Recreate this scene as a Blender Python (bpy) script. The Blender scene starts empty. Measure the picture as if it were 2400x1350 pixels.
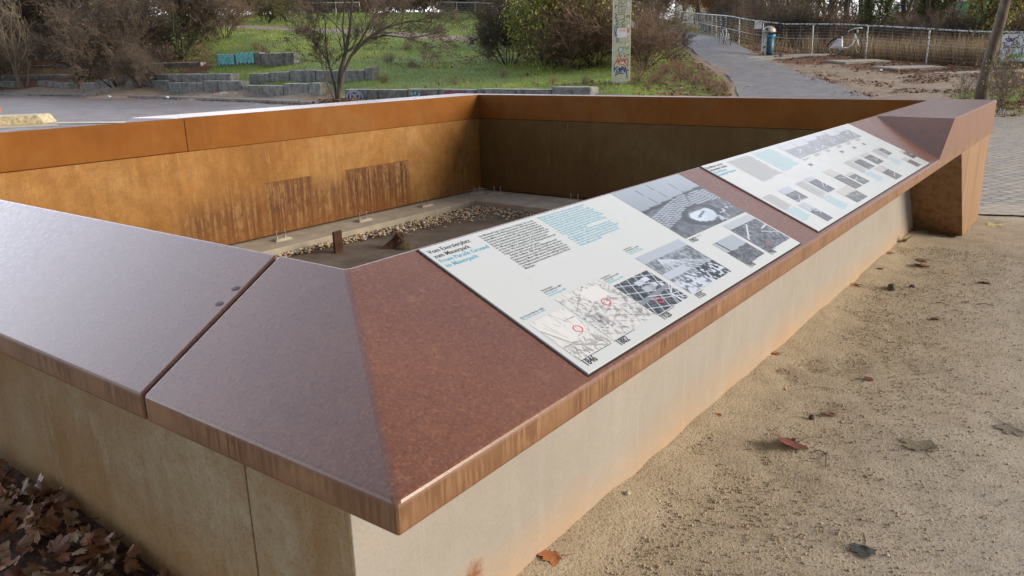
import bpy, bmesh, math, random
import numpy as np
from mathutils import Vector, Matrix
random.seed(7)
RNG = np.random.default_rng(11)
SC = bpy.context.scene
COL = SC.collection

# ---------------------------------------------------------------- camera
FPX, PITCH, ROLL, YAW = 1848.5, math.radians(16.315), math.radians(-1.245), math.radians(36.862)
CAM = np.array([-0.829, -0.877, 1.6])
_fw = np.array([math.cos(YAW)*math.cos(PITCH), math.sin(YAW)*math.cos(PITCH), -math.sin(PITCH)])
_r = np.array([math.sin(YAW), -math.cos(YAW), 0.0])
_u = np.cross(_r, _fw)
CR = math.cos(ROLL)*_r + math.sin(ROLL)*_u
CU = -math.sin(ROLL)*_r + math.cos(ROLL)*_u
cd = bpy.data.cameras.new('camera'); cam = bpy.data.objects.new('camera', cd); COL.objects.link(cam)
cd.sensor_width = 36.0; cd.lens = FPX/2400*36.0; cd.clip_start = 0.05; cd.clip_end = 1500
M = Matrix.Identity(4)
for i in range(3):
    M[i][0] = CR[i]; M[i][1] = CU[i]; M[i][2] = -_fw[i]; M[i][3] = CAM[i]
cam.matrix_world = M
SC.camera = cam

# ---------------------------------------------------------------- sky, sun, exposure
SUN_EL, SUN_AZ = math.radians(17), math.radians(-63)      # azimuth from +x towards +y
w = bpy.data.worlds.new('World'); SC.world = w; w.use_nodes = True
nt = w.node_tree; nt.nodes.clear()
wo = nt.nodes.new('ShaderNodeOutputWorld'); bg = nt.nodes.new('ShaderNodeBackground')
sky = nt.nodes.new('ShaderNodeTexSky'); sky.sky_type = 'NISHITA'; sky.sun_disc = False
sky.sun_elevation = SUN_EL; sky.sun_rotation = math.pi/2 - SUN_AZ
sky.air_density = 1.0; sky.dust_density = 3.0; sky.ozone_density = 1.0
# thin high cloud: pale veil mixed over the clear sky, patchy
tc = nt.nodes.new('ShaderNodeTexCoord'); mp = nt.nodes.new('ShaderNodeMapping')
mp.inputs['Scale'].default_value = (1.2, 1.2, 4.0)
nz = nt.nodes.new('ShaderNodeTexNoise'); nz.inputs['Scale'].default_value = 2.2; nz.inputs['Detail'].default_value = 5
cr = nt.nodes.new('ShaderNodeValToRGB'); cr.color_ramp.elements[0].position = .30; cr.color_ramp.elements[0].color = (.62, .62, .62, 1)
cr.color_ramp.elements[1].position = .7; cr.color_ramp.elements[1].color = (.92, .92, .92, 1)
mx = nt.nodes.new('ShaderNodeMixRGB'); mx.inputs[2].default_value = (8.6, 8.9, 9.8, 1)
nt.links.new(tc.outputs['Generated'], mp.inputs[0]); nt.links.new(mp.outputs[0], nz.inputs[0])
nt.links.new(nz.outputs[0], cr.inputs[0]); nt.links.new(cr.outputs[0], mx.inputs[0])
nt.links.new(sky.outputs[0], mx.inputs[1])
# cloud veil is brightest low over the horizon, darker overhead
sx = nt.nodes.new('ShaderNodeSeparateXYZ'); nt.links.new(tc.outputs['Generated'], sx.inputs[0])
gr_ = nt.nodes.new('ShaderNodeValToRGB'); ge = gr_.color_ramp.elements; ge[0].position = 0.0; ge[0].color = (1.35, 1.3, 1.22, 1); ge[1].position = .9; ge[1].color = (.55, .57, .62, 1)
ge.new(.28).color = (1.45, 1.45, 1.48, 1); ge.new(.5).color = (.66, .68, .73, 1); ge.new(.68).color = (.48, .50, .55, 1)
mg = nt.nodes.new('ShaderNodeMixRGB'); mg.blend_type = 'MULTIPLY'; mg.inputs[0].default_value = 1
nt.links.new(sx.outputs[2], gr_.inputs[0]); nt.links.new(mx.outputs[0], mg.inputs[1]); nt.links.new(gr_.outputs[0], mg.inputs[2])
# directional sky brightness, added to shape the light: raised north (+y), lowered west (-x)
last = mg.outputs[0]
for ax, st in ((1, [(0.0, .60), (.5, .72), (.75, 1.7), (1.0, 4.2)]), (0, [(0.0, .42), (.25, .6), (.5, 1.0), (1.0, 1.1)])):
    mr = nt.nodes.new('ShaderNodeMapRange'); mr.inputs['From Min'].default_value = -1; mr.inputs['From Max'].default_value = 1; nt.links.new(sx.outputs[ax], mr.inputs[0])
    rr = nt.nodes.new('ShaderNodeValToRGB'); el = rr.color_ramp.elements
    while len(el) < len(st): el.new(.5)
    for i_, (p_, v_) in enumerate(st): el[i_].position = p_; el[i_].color = (v_, v_, v_, 1)
    m2 = nt.nodes.new('ShaderNodeMixRGB'); m2.blend_type = 'MULTIPLY'; m2.inputs[0].default_value = 1
    nt.links.new(mr.outputs[0], rr.inputs[0]); nt.links.new(last, m2.inputs[1]); nt.links.new(rr.outputs[0], m2.inputs[2]); last = m2.outputs[0]
nt.links.new(last, bg.inputs[0])
bg.inputs[1].default_value = 0.08
nt.links.new(bg.outputs[0], wo.inputs[0])
sd = bpy.data.lights.new('sun', 'SUN'); sd.energy = 3.2; sd.angle = math.radians(28); sd.color = (1.0, .86, .69)
sun = bpy.data.objects.new('sun', sd); COL.objects.link(sun)
sdir = Vector((math.cos(SUN_EL)*math.cos(SUN_AZ), math.cos(SUN_EL)*math.sin(SUN_AZ), math.sin(SUN_EL)))
sun.rotation_euler = sdir.to_track_quat('Z', 'Y').to_euler(); sun.location = (0, -20, 30)
SC.view_settings.view_transform = 'Standard'; SC.view_settings.look = 'None'
SC.view_settings.exposure = 0.62; SC.view_settings.gamma = 1.0
SC.cycles.max_bounces = 6; SC.cycles.diffuse_bounces = 3; SC.cycles.glossy_bounces = 3

# ---------------------------------------------------------------- pixel helpers (2400 x 1350 photo)
def ray(u, v): return _fw + (u-1200)/FPX*CR - (v-675)/FPX*CU
def onz(u, v, z): d = ray(u, v); return CAM + d*(z-CAM[2])/d[2]
def ony(u, v, y): d = ray(u, v); return CAM + d*(y-CAM[1])/d[1]
F2 = np.array([math.cos(YAW), math.sin(YAW)]); R2 = np.array([math.sin(YAW), -math.cos(YAW)])
def ud(x, y):
    dx = np.asarray(x, float)-CAM[0]; dy = np.asarray(y, float)-CAM[1]
    d = dx*F2[0]+dy*F2[1]; l = dx*R2[0]+dy*R2[1]
    ds = np.maximum(d, .5)
    return 1200+FPX*(math.cos(ROLL)*l+math.sin(ROLL)*ds*math.sin(PITCH))/(ds*math.cos(PITCH)), d
def xy(u, d):
    l = ((u-1200)/FPX*d*math.cos(PITCH)-math.sin(ROLL)*d*math.sin(PITCH))/math.cos(ROLL)
    return CAM[0]+d*F2[0]+l*R2[0], CAM[1]+d*F2[1]+l*R2[1]
TCOL = [(-900, [(55, 0), (60, 1.5), (80, 5), (120, 8)]),
 (0, [(51, 0), (53.2, .06), (55, .5), (65, 3.0), (80, 5), (110, 7.5)]),
 (180, [(46.5, 0), (48.8, .05), (51, .5), (60, 2.8), (80, 5.5), (110, 7.5)]),
 (400, [(40, 0), (41.3, .03), (43.2, .5), (45.4, 1.05), (48, 1.7), (60, 3.6), (90, 6.6), (120, 8)]),
 (600, [(36, 0), (36.8, .05), (37.6, .5), (39.4, .56), (40.4, 1.05), (43, 1.2), (44.2, 1.7), (55, 3.3), (66, 4.3), (92, 6.6), (120, 8)]),
 (760, [(32, 0), (32.8, .05), (33.7, .5), (35.5, .56), (37, 1.0), (42, 1.6), (55, 3.1), (90, 6.5), (120, 8)]),
 (870, [(30, 0), (30.8, .03), (31.6, .46), (34, .8), (40, 1.45), (52, 2.75), (90, 6.45), (120, 8)]),
 (1000, [(28.5, 0), (29.2, .03), (29.9, .46), (40, 1.35), (52, 2.6), (72, 4.6), (90, 6.4), (120, 8)]),
 (1200, [(26, 0), (26.6, .03), (27.3, .46), (40, 1.5), (52, 2.7), (72, 4.3), (90, 6.0), (120, 7.5)]),
 (1457, [(22.5, 0), (23.7, .03), (24.5, .46), (27, .69), (36, 1.5), (55, 3.0), (80, 4.6), (120, 6.5)]),
 (1560, [(20, 0), (25, .38), (36, 1.35), (75, 3.9), (110, 6), (160, 7)]),
 (1700, [(20, 0), (25, .22), (33, .98), (38, 1.7), (42, 2.05), (50, 2.6), (60, 3.1), (100, 4.6)]),
 (1760, [(20, 0), (25, .12), (36, 1.35), (39.4, 1.74), (60, 3.0), (100, 4)]),
 (1967, [(19, 0), (25, .2), (36, 1.4), (40, 1.3), (60, 1.5)]),
 (2114, [(18, 0), (25, .23), (34, 1.15), (40, 1.1), (60, 1.4)]),
 (2360, [(17, 0), (21, .1), (31, .85), (40, .9), (60, 1.3)]),
 (3200, [(17, 0), (25, .2), (40, 1), (60, 1.2)])]
TU = np.array([c[0] for c in TCOL], float)
def Z(x, y):
    u, d = ud(x, y); u = np.clip(u, TU[0], TU[-1])
    zs = np.array([np.interp(d, [0]+[p[0] for p in c[1]], [0]+[p[1] for p in c[1]]) for c in TCOL])
    i = np.clip(np.searchsorted(TU, u)-1, 0, len(TU)-2)
    t = (u-TU[i])/(TU[i+1]-TU[i])
    if np.ndim(u) == 0: return float(zs[i]*(1-t)+zs[i+1]*t)
    k = np.arange(zs.shape[1]); return zs[i, k]*(1-t)+zs[i+1, k]*t
def on(u, d, dz=0.0):
    x, y = xy(u, d); return np.array([x, y, Z(x, y)+dz])
def at(u, v, d0=9.0):
    r = ray(u, v); lo = None
    for t in np.arange(d0, 160, .15):
        p = CAM+r*t/np.dot(r[:2], F2)
        if p[2] <= Z(p[0], p[1]): return np.array([p[0], p[1], Z(p[0], p[1])])
    return on(u, 100)

# ---------------------------------------------------------------- object helpers
def tag(o, label=None, cat=None, group=None, kind=None):
    if label: o['label'] = label
    if cat: o['category'] = cat
    if group: o['group'] = group
    if kind: o['kind'] = kind
    return o
def empty(name, loc=(0, 0, 0), label=None, cat=None, group=None, rz=0):
    o = bpy.data.objects.new(name, None); COL.objects.link(o); o.location = loc; o.rotation_euler = (0, 0, rz)
    o.empty_display_size = .1
    return tag(o, label, cat, group)
def link(name, me, mats=(), parent=None):
    o = bpy.data.objects.new(name, me); COL.objects.link(o)
    if not isinstance(mats, (list, tuple)): mats = [mats]
    for m in mats: me.materials.append(m)
    if parent: o.parent = parent
    return o
def copy_tree(o, parent=None):
    c = o.copy(); COL.objects.link(c); c.parent = parent
    for ch in list(o.children): copy_tree(ch, c)
    return c
def npmesh(name, V, F, k, smooth=False, mi=None):
    """V (n,3), F flat index array with k-gons"""
    me = bpy.data.meshes.new(name); V = np.asarray(V, np.float32); F = np.asarray(F, np.int32).reshape(-1)
    me.vertices.add(len(V)); me.vertices.foreach_set('co', V.ravel())
    me.loops.add(len(F)); me.loops.foreach_set('vertex_index', F)
    n = len(F)//k; me.polygons.add(n)
    me.polygons.foreach_set('loop_start', np.arange(n, dtype=np.int32)*k)
    me.polygons.foreach_set('loop_total', np.full(n, k, np.int32))
    if smooth: me.polygons.foreach_set('use_smooth', np.ones(n, bool))
    if mi is not None: me.polygons.foreach_set('material_index', np.asarray(mi, np.int32))
    me.update(calc_edges=True); return me
class MB:
    def __init__(s): s.v = []; s.f = []; s.m = []
    def add(s, vs, fs, m=0):
        b = len(s.v); s.v += [tuple(float(c) for c in p) for p in vs]; s.f += [tuple(b+i for i in f) for f in fs]; s.m += [m]*len(fs); return s
    def box(s, a, b, m=0, M=None):
        (x0, y0, z0), (x1, y1, z1) = a, b
        vs = [(x0, y0, z0), (x1, y0, z0), (x1, y1, z0), (x0, y1, z0), (x0, y0, z1), (x1, y0, z1), (x1, y1, z1), (x0, y1, z1)]
        if M is not None: vs = [tuple(M @ Vector(p)) for p in vs]
        return s.add(vs, [(0, 3, 2, 1), (4, 5, 6, 7), (0, 1, 5, 4), (1, 2, 6, 5), (2, 3, 7, 6), (3, 0, 4, 7)], m)
    def tube(s, pts, r, n=8, m=0, caps=True):
        pts = [np.array(p, float) for p in pts]; rs = r if isinstance(r, (list, tuple)) else [r]*len(pts)
        vs = []; up = None
        for i, p in enumerate(pts):
            t = (pts[min(i+1, len(pts)-1)]-pts[max(i-1, 0)]); t = t/(np.linalg.norm(t)+1e-12)
            if up is None:
                up = np.array([0, 0, 1.]) if abs(t[2]) < .9 else np.array([1., 0, 0])
            a = np.cross(t, up); a /= np.linalg.norm(a)+1e-12; b = np.cross(a, t); up = b
            for k in range(n):
                th = 2*math.pi*k/n; vs.append(p+rs[i]*(math.cos(th)*a+math.sin(th)*b))
        fs = [(i*n+k, (i+1)*n+k, (i+1)*n+(k+1) % n, i*n+(k+1) % n) for i in range(len(pts)-1) for k in range(n)]
        if caps: fs += [tuple(range(n)), tuple((len(pts)-1)*n+k for k in reversed(range(n)))]
        return s.add(vs, fs, m)
    def lathe(s, prof, n=20, c=(0, 0, 0), m=0):
        vs = [(c[0]+r*math.cos(2*math.pi*k/n), c[1]+r*math.sin(2*math.pi*k/n), c[2]+z) for r, z in prof for k in range(n)]
        fs = [(i*n+k, i*n+(k+1) % n, (i+1)*n+(k+1) % n, (i+1)*n+k) for i in range(len(prof)-1) for k in range(n)]
        return s.add(vs, fs, m)
    def ring(s, R, r, c=(0, 0, 0), n=28, k=6, m=0):     # torus in the local XZ plane
        pts = [(c[0]+R*math.cos(2*math.pi*i/n), c[1], c[2]+R*math.sin(2*math.pi*i/n)) for i in range(n+1)]
        vs = []
        for i in range(n):
            a = 2*math.pi*i/n
            for j in range(k):
                b = 2*math.pi*j/k; q = R+r*math.cos(b)
                vs.append((c[0]+q*math.cos(a), c[1]+r*math.sin(b), c[2]+q*math.sin(a)))
        fs = [(i*k+j, ((i+1) % n)*k+j, ((i+1) % n)*k+(j+1) % k, i*k+(j+1) % k) for i in range(n) for j in range(k)]
        return s.add(vs, fs, m)
    def mesh(s, name, smooth=False):
        me = bpy.data.meshes.new(name); me.from_pydata(s.v, [], s.f)
        me.polygons.foreach_set('material_index', s.m)
        if smooth: me.polygons.foreach_set('use_smooth', [True]*len(s.f))
        me.update(); return me
    def build(s, name, mats, parent=None, smooth=False, bevel=0, seg=2):
        o = link(name, s.mesh(name, smooth), mats, parent)
        if bevel:
            b = o.modifiers.new('bevel', 'BEVEL'); b.width = bevel; b.segments = seg; b.limit_method = 'ANGLE'; b.angle_limit = math.radians(18)
            b.harden_normals = False
        return o

# ---------------------------------------------------------------- materials
class NT:
    def __init__(s, name):
        s.m = bpy.data.materials.new(name); s.m.use_nodes = True; s.t = s.m.node_tree
        s.b = s.t.nodes['Principled BSDF']; s.out = s.t.nodes['Material Output']
    def n(s, typ, **kw):
        x = s.t.nodes.new('ShaderNode'+typ)
        for k, v in kw.items():
            if k.startswith('i_'): x.inputs[int(k[2:]) if k[2:].isdigit() else k[2:]].default_value = v
            else: setattr(x, k, v)
        return x
    def l(s, a, b): s.t.links.new(a, b)
    def pos(s, sc=(1, 1, 1), obj=False):
        src = s.n('TexCoord').outputs['Object'] if obj else s.n('NewGeometry').outputs['Position']
        mp = s.n('Mapping'); mp.inputs['Scale'].default_value = sc; s.l(src, mp.inputs[0]); return mp.outputs[0]
    def noise(s, scale, detail=3, vec=None, rough=.55, dist=0):
        x = s.n('TexNoise'); x.inputs['Scale'].default_value = scale; x.inputs['Detail'].default_value = detail
        x.inputs['Roughness'].default_value = rough; x.inputs['Distortion'].default_value = dist
        s.l(vec if vec is not None else s.pos(), x.inputs['Vector']); return x.outputs[0]
    def ramp(s, fac, stops):
        x = s.n('ValToRGB'); e = x.color_ramp.elements
        while len(e) < len(stops): e.new(.5)
        for i, (p, c) in enumerate(stops):
            e[i].position = p; e[i].color = (c, c, c, 1) if isinstance(c, (int, float)) else (*c, 1)
        s.l(fac, x.inputs[0]); return x.outputs[0]
    def mix(s, fac, a, b, mode='MIX'):
        x = s.n('MixRGB', blend_type=mode)
        for i, q in enumerate((fac, a, b)):
            if hasattr(q, 'links'): s.l(q, x.inputs[i])
            elif isinstance(q, (int, float)) and i == 0: x.inputs[0].default_value = q
            else: x.inputs[i].default_value = (*q, 1) if not isinstance(q, (int, float)) else (q, q, q, 1)
        return x.outputs[0]
    def math(s, op, a, b=0.0):
        x = s.n('Math', operation=op)
        for i, q in enumerate((a, b)):
            if hasattr(q, 'links'): s.l(q, x.inputs[i])
            else: x.inputs[i].default_value = q
        return x.outputs[0]
    def base(s, c):
        if hasattr(c, 'links'): s.l(c, s.b.inputs['Base Color'])
        else: s.b.inputs['Base Color'].default_value = (*c, 1)
    def rough(s, r):
        if hasattr(r, 'links'): s.l(r, s.b.inputs['Roughness'])
        else: s.b.inputs['Roughness'].default_value = r
    def bump(s, h, strength=.3, dist=.01):
        x = s.n('Bump'); x.inputs['Strength'].default_value = strength; x.inputs['Distance'].default_value = dist
        s.l(h, x.inputs['Height']); s.l(x.outputs[0], s.b.inputs['Normal'])
    def sep(s, vec):
        x = s.n('SeparateXYZ'); s.l(vec, x.inputs[0]); return x.outputs
def plain(name, c, r=.6, metal=0, var=.12, sc=8, obj=True, bump=0, spec=None):
    t = NT(name); n = t.noise(sc, 4, t.pos(obj=obj))
    c = np.array(c); t.base(t.ramp(n, [(.3, tuple(c*(1-var))), (.7, tuple(np.minimum(c*(1+var), 1)))]))
    t.rough(r); t.b.inputs['Metallic'].default_value = metal
    if spec is not None: t.b.inputs['Specular IOR Level'].default_value = spec
    if bump: t.bump(t.noise(sc*6, 4, t.pos(obj=obj)), bump, .01)
    return t.m

# weathered steel: smooth purple-brown cap
t = NT('weathered_steel_cap')
a = t.noise(3.0, 5); f = t.noise(260, 2); g = t.noise(40, 3)
c = t.ramp(a, [(.30, (.112, .038, .018)), (.5, (.135, .047, .022)), (.70, (.160, .060, .029))])
c = t.mix(t.ramp(t.noise(120, 4, None, .8), [(.50, 0.0), (.66, .55)]), c, (.30, .135, .065))
c = t.mix(t.ramp(t.noise(150, 4, None, .8), [(.36, .6), (.50, 0.0)]), c, (.06, .022, .014))
c = t.mix(t.ramp(g, [(.55, 0.0), (.75, .4)]), c, (.085, .030, .02))
c = t.mix(t.ramp(t.noise(14, 6, None, .75), [(.56, 0.0), (.70, .35)]), c, (.25, .12, .07))
t.base(c); t.rough(t.ramp(t.noise(60, 4), [(.3, .25), (.7, .36)])); t.b.inputs['IOR'].default_value = 1.65
t.bump(t.noise(140, 4, None, .75), .13, .002); M_CAP = t.m
# lip edge: runs of dark rust over ochre
t = NT('streaked_steel_edge')
p1 = t.pos((95, 95, 5)); s1 = t.noise(1.0, 3, p1, .6); s2 = t.noise(1.0, 2, t.pos((25, 25, 10)))
zz = t.sep(t.pos())[2]
hm = t.n('MapRange'); hm.inputs['From Min'].default_value = .80; hm.inputs['From Max'].default_value = .87; t.l(zz, hm.inputs[0])
c = t.ramp(t.noise(6, 5), [(.3, (.16, .082, .038)), (.7, (.28, .155, .078))])
st = t.math('SUBTRACT', t.math('ADD', t.math('MULTIPLY', s1, .8), t.math('MULTIPLY', s2, .3)), t.math('MULTIPLY', t.math('SUBTRACT', 1.0, hm.outputs[0]), t.math('MULTIPLY', t.noise(30, 2), .22)))
c = t.mix(t.math('MULTIPLY', t.ramp(st, [(.455, 0.0), (.53, .95)]), t.ramp(t.noise(3.5, 4), [(.38, .15), (.62, 1.0)])), c, (.105, .042, .012))
c = t.mix(t.ramp(hm.outputs[0], [(.0, .55), (.6, 0.0)]), c, (.13, .055, .018))
c = t.mix(t.ramp(hm.outputs[0], [(.8, 0.0), (1.0, .8)]), c, (.17, .085, .06))
t.base(c); t.rough(.55); t.bump(s1, .15, .003); M_LIP = t.m
# inner face band: saturated orange rust
t = NT('orange_steel_band')
c = t.ramp(t.noise(1.6, 5, None, .6), [(.3, (.155, .056, .009)), (.5, (.215, .078, .011)), (.72, (.205, .098, .028))])
sr = t.noise(1.0, 3, t.pos((28, 28, 1.6)))
c = t.mix(t.ramp(sr, [(.56, 0.0), (.7, .4)]), c, (.24, .10, .022))
c = t.mix(t.ramp(t.noise(300, 2), [(.5, 0.0), (.8, .3)]), c, (.34, .165, .03))
c = t.mix(t.ramp(t.noise(2.6, 6, None, .7, .5), [(.40, .55), (.58, 0.0)]), c, (.17, .055, .006))
t.b.inputs['Specular IOR Level'].default_value = .2
t.base(c); t.rough(.75); t.bump(t.noise(200, 3), .1, .002); M_BAND = t.m
# inner wall sheets (sunlit sheets and a shaded copy): ochre with soft stains and a drip patch
XA0, XA1, ZA, XB0, XB1, ZB, XC0 = 4.22, 4.83, .385, 5.33, 6.37, .385, 3.2
def wall_mat(name, cols, foot=None, drips=False, mo=1.0):
    t = NT(name); P = t.sep(t.pos())
    c = t.ramp(t.noise(1.1, 5, None, .62, .4), [(.28, cols[0]), (.5, cols[1]), (.72, cols[2])])
    c = t.mix(t.ramp(t.noise(1.0, 3, t.pos((9, 9, .7))), [(.5, 0.0), (.72, .45*mo)]), c, tuple(np.array(cols[0])*.8))
    c = t.mix(t.ramp(t.noise(220, 2), [(.48, 0.0), (.8, .30)]), c, tuple(np.array(cols[2])*1.15))
    if drips:
        # rectangular patch of drip marks, metres 3.2..6.4 along the wall, below a crisp upper edge
        def band(x, a, b, s=.004):
            m1 = t.n('MapRange'); m1.inputs['From Min'].default_value = a-s; m1.inputs['From Max'].default_value = a+s; t.l(x, m1.inputs[0])
            m2 = t.n('MapRange'); m2.inputs['From Min'].default_value = b-s; m2.inputs['From Max'].default_value = b+s; t.l(x, m2.inputs[0])
            return t.math('SUBTRACT', m1.outputs[0], m2.outputs[0])
        z = P[2]; x = P[0]
        low = t.math('ADD', t.math('MULTIPLY', band(x, XA0, XA1, .03), band(z, -.4, ZA, .008)), t.math('MULTIPLY', band(x, XB0, XB1, .03), band(z, -.4, ZB, .012)))
        low2 = t.math('MAXIMUM', t.math('MULTIPLY', band(x, XC0, XA0, .12), band(z, -.4, .27, .16)), t.math('MULTIPLY', band(x, XA1, XB0, .02), band(z, -.4, .30, .10)))
        pit = t.noise(1.0, 4, t.pos((26, 26, 14)), .7); dr = t.noise(1.0, 3, t.pos((26, 26, .9)), .6)
        speck = t.ramp(pit, [(.48, 0.0), (.54, .75)])
        drm = t.ramp(dr, [(.42, 0.0), (.56, .9)])
        inner = t.mix(drm, t.mix(speck, (.28, .17, .075), (.11, .04, .018)), (.085, .026, .012))
        c = t.mix(t.math('MULTIPLY', low, 1.0), c, inner); c = t.mix(t.math('MULTIPLY', low2, .85), c, inner)
        edge = t.math('MAXIMUM', t.math('MULTIPLY', band(x, XA0, XA1), band(z, ZA-.008, ZA+.004, .003)), t.math('MULTIPLY', band(x, XB0, XB1), band(z, ZB-.006, ZB+.004, .003))); c = t.mix(t.math('MULTIPLY', edge, .8), c, (.09, .035, .015))
    if foot:
        mr = t.n('MapRange'); mr.inputs['From Min'].default_value = foot[0]; mr.inputs['From Max'].default_value = foot[1]
        t.l(t.math('ADD', P[2], t.math('MULTIPLY', t.noise(2.2, 5), .25)), mr.inputs[0])
        c = t.mix(t.ramp(mr.outputs[0], [(0, .85), (.45, .35), (1, 0.0)]), c, foot[2])
    c = t.mix(t.ramp(t.noise(7, 6, None, .75, .3), [(.42, .38*mo), (.6, 0.0)]), c, tuple(np.array(cols[0])*.85))
    c = t.mix(t.ramp(t.noise(1.0, 5, t.pos((14, 14, 3)), .75), [(.55, 0.0), (.68, .35*mo)]), c, tuple(np.array(cols[2])*1.2))
    c = t.mix(t.ramp(t.noise(90, 3, None, .8), [(.36, .4*mo), (.5, 0.0)]), c, tuple(np.array(cols[0])*.55))
    # scratches
    if mo < 1:     # one rusty splash low on the sheet near the corner, faint runs elsewhere
        vd = t.n('VectorMath', operation='DISTANCE'); t.l(t.n('NewGeometry').outputs['Position'], vd.inputs[0]); q_ = ony(1112, 1345, .41); vd.inputs[1].default_value = tuple(q_)
        sp = t.math('ADD', vd.outputs['Value'], t.math('MULTIPLY', t.noise(45, 5, None, .8), .09)); c = t.mix(t.ramp(sp, [(.055, .9), (.095, 0.0)]), c, (.20, .075, .03))
        c = t.mix(t.math('MULTIPLY', t.ramp(t.noise(1.0, 2, t.pos((34, 34, 1.4))), [(.62, 0.0), (.70, .5)]), t.ramp(t.noise(1.3, 3), [(.5, 0.0), (.6, 1.0)])), c, (.36, .22, .12))
    sc = t.noise(1.0, 2, t.pos((60, 60, 2.2))); c = t.mix(t.ramp(sc, [(.73, 0.0), (.76, .3)]), c, (.5, .45, .34))
    t.b.inputs['Specular IOR Level'].default_value = .25
    t.base(c); t.rough(.7); t.bump(t.noise(160, 3), .1, .002); return t.m
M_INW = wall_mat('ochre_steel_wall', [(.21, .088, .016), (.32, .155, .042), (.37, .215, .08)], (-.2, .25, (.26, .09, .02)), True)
M_INF = wall_mat('shaded_ochre_steel_wall', [(.11, .062, .018), (.145, .088, .028), (.17, .12, .05)], (-.2, .3, (.13, .045, .012)))  # olive ochre sheet, its colour also darkened for the shade on these walls
M_OUTR = wall_mat('pale_steel_wall', [(.275, .255, .225), (.305, .288, .262), (.33, .315, .29)], (.05, .34, (.50, .28, .11)), mo=.5)
M_OUTL = wall_mat('olive_steel_wall', [(.29, .155, .05), (.335, .25, .14), (.40, .365, .265)], (.05, .5, (.42, .23, .07)))
t = NT('pier_steel'); c = t.ramp(t.noise(1.0, 4, t.pos((20, 20, 1.1))), [(.35, (.17, .088, .035)), (.6, (.27, .155, .075)), (.75, (.13, .06, .022))])
t.base(c); t.rough(.6); t.bump(t.noise(160, 3), .1, .002); M_PIER = t.m
M_GAP = plain('dark_gap', (.02, .015, .012), .9)
M_CONC = plain('concrete', (.42, .38, .30), .85, var=.18, sc=5, bump=.3)
M_CONCP = plain('pale_concrete', (.50, .47, .40), .85, var=.2, sc=3, bump=.4)
M_GALV = plain('galvanised_steel', (.50, .50, .50), .38, .8, .15, 20)
M_STUMP = plain('rusted_iron', (.11, .05, .03), .85, 0, .4, 14, bump=.8)
M_STUMP2 = plain('mossy_stump', (.10, .075, .035), .9, 0, .5, 16, bump=.9)
M_BOARD = NT('white_enamel_board'); t = M_BOARD
sm = t.ramp(t.noise(9, 5, None, .7), [(.62, 0.0), (.75, .25)])
t.base(t.mix(sm, (.50, .545, .565), (.42, .40, .34))); t.rough(t.ramp(t.noise(12, 4), [(.3, .13), (.7, .24)])); t.b.inputs['IOR'].default_value = 1.6
M_BOARD = t.m
M_INK = plain('black_print', (.03, .03, .035), .3, var=.05)
M_CYAN = plain('cyan_print', (.09, .44, .62), .3, var=.05)
M_RED = plain('red_print', (.75, .05, .06), .35, var=.05)
t = NT('printed_picture'); at_ = t.n('VertexColor', layer_name='Col'); t.base(at_.outputs[0]); t.rough(.16); t.b.inputs['IOR'].default_value = 1.6; M_PIC = t.m

# ---------------------------------------------------------------- ground
# value noise in numpy for shaping
def vnoise(x, y, seed=0):
    xi = np.floor(x).astype(np.int64); yi = np.floor(y).astype(np.int64); xf = x-xi; yf = y-yi
    def h(a, b):
        n = (a*374761393+b*668265263+seed*1442695041) & 0xffffffff
        n = ((n ^ (n >> 13))*1274126177) & 0xffffffff
        return ((n ^ (n >> 16)) & 0xffff)/65535.0
    sx = xf*xf*(3-2*xf); sy = yf*yf*(3-2*yf)
    return (h(xi, yi)*(1-sx)+h(xi+1, yi)*sx)*(1-sy)+(h(xi, yi+1)*(1-sx)+h(xi+1, yi+1)*sx)*sy
def fbm(x, y, o=4, seed=0):
    s = 0; a = .5; t_ = 0
    for k in range(o): s = s+a*vnoise(x*2**k, y*2**k, seed+k); t_ += a; a *= .55
    return s/t_
def sstep(a, b, x): t_ = np.clip((x-a)/(b-a), 0, 1); return t_*t_*(3-2*t_)

# structure dimensions (metres), from the photograph
ZL, ZU, ZT, WC, WL = .804, .871, 1.118, .556, .415
WI, DI, XE = 7.80, 6.10, 8.05           # inner faces of the far walls, outer end of the right arm
WX, WY = .235, .41                      # outer wall planes
# ground sheet with a hole for the pit
def axis(lo, hi, ends, fine=.07, cuts=()):
    a = list(np.arange(lo, hi+1e-6, fine)); up = []; x = hi; s = fine
    while x < ends[1]: s = min(s*1.035, 1.1) if x < 110 else s*1.12; x += s; up.append(x)
    dn = []; x = lo; s = fine
    while x > ends[0]: s = min(s*1.06, 2.5) if x > -60 else s*1.15; x -= s; dn.append(x)
    v = np.array(dn[::-1]+a+up)
    for c in cuts: v[np.argmin(abs(v-c))] = c
    return v
H0, H1, H2, H3 = .45, XE-.12, .50, DI+.3
GX = axis(-1.5, 9.5, (-150, 500), cuts=(H0, H1)); GY = axis(-2.0, 8.0, (-150, 500), cuts=(H2, H3))
XX, YY = np.meshgrid(GX, GY, indexing='ij'); X = XX.ravel(); Y = YY.ravel()
ZZ = Z(X, Y)
U, D = ud(X, Y)
near = np.exp(-((np.maximum(np.hypot(X-4, Y+1)-5, 0))/4)**2)
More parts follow.
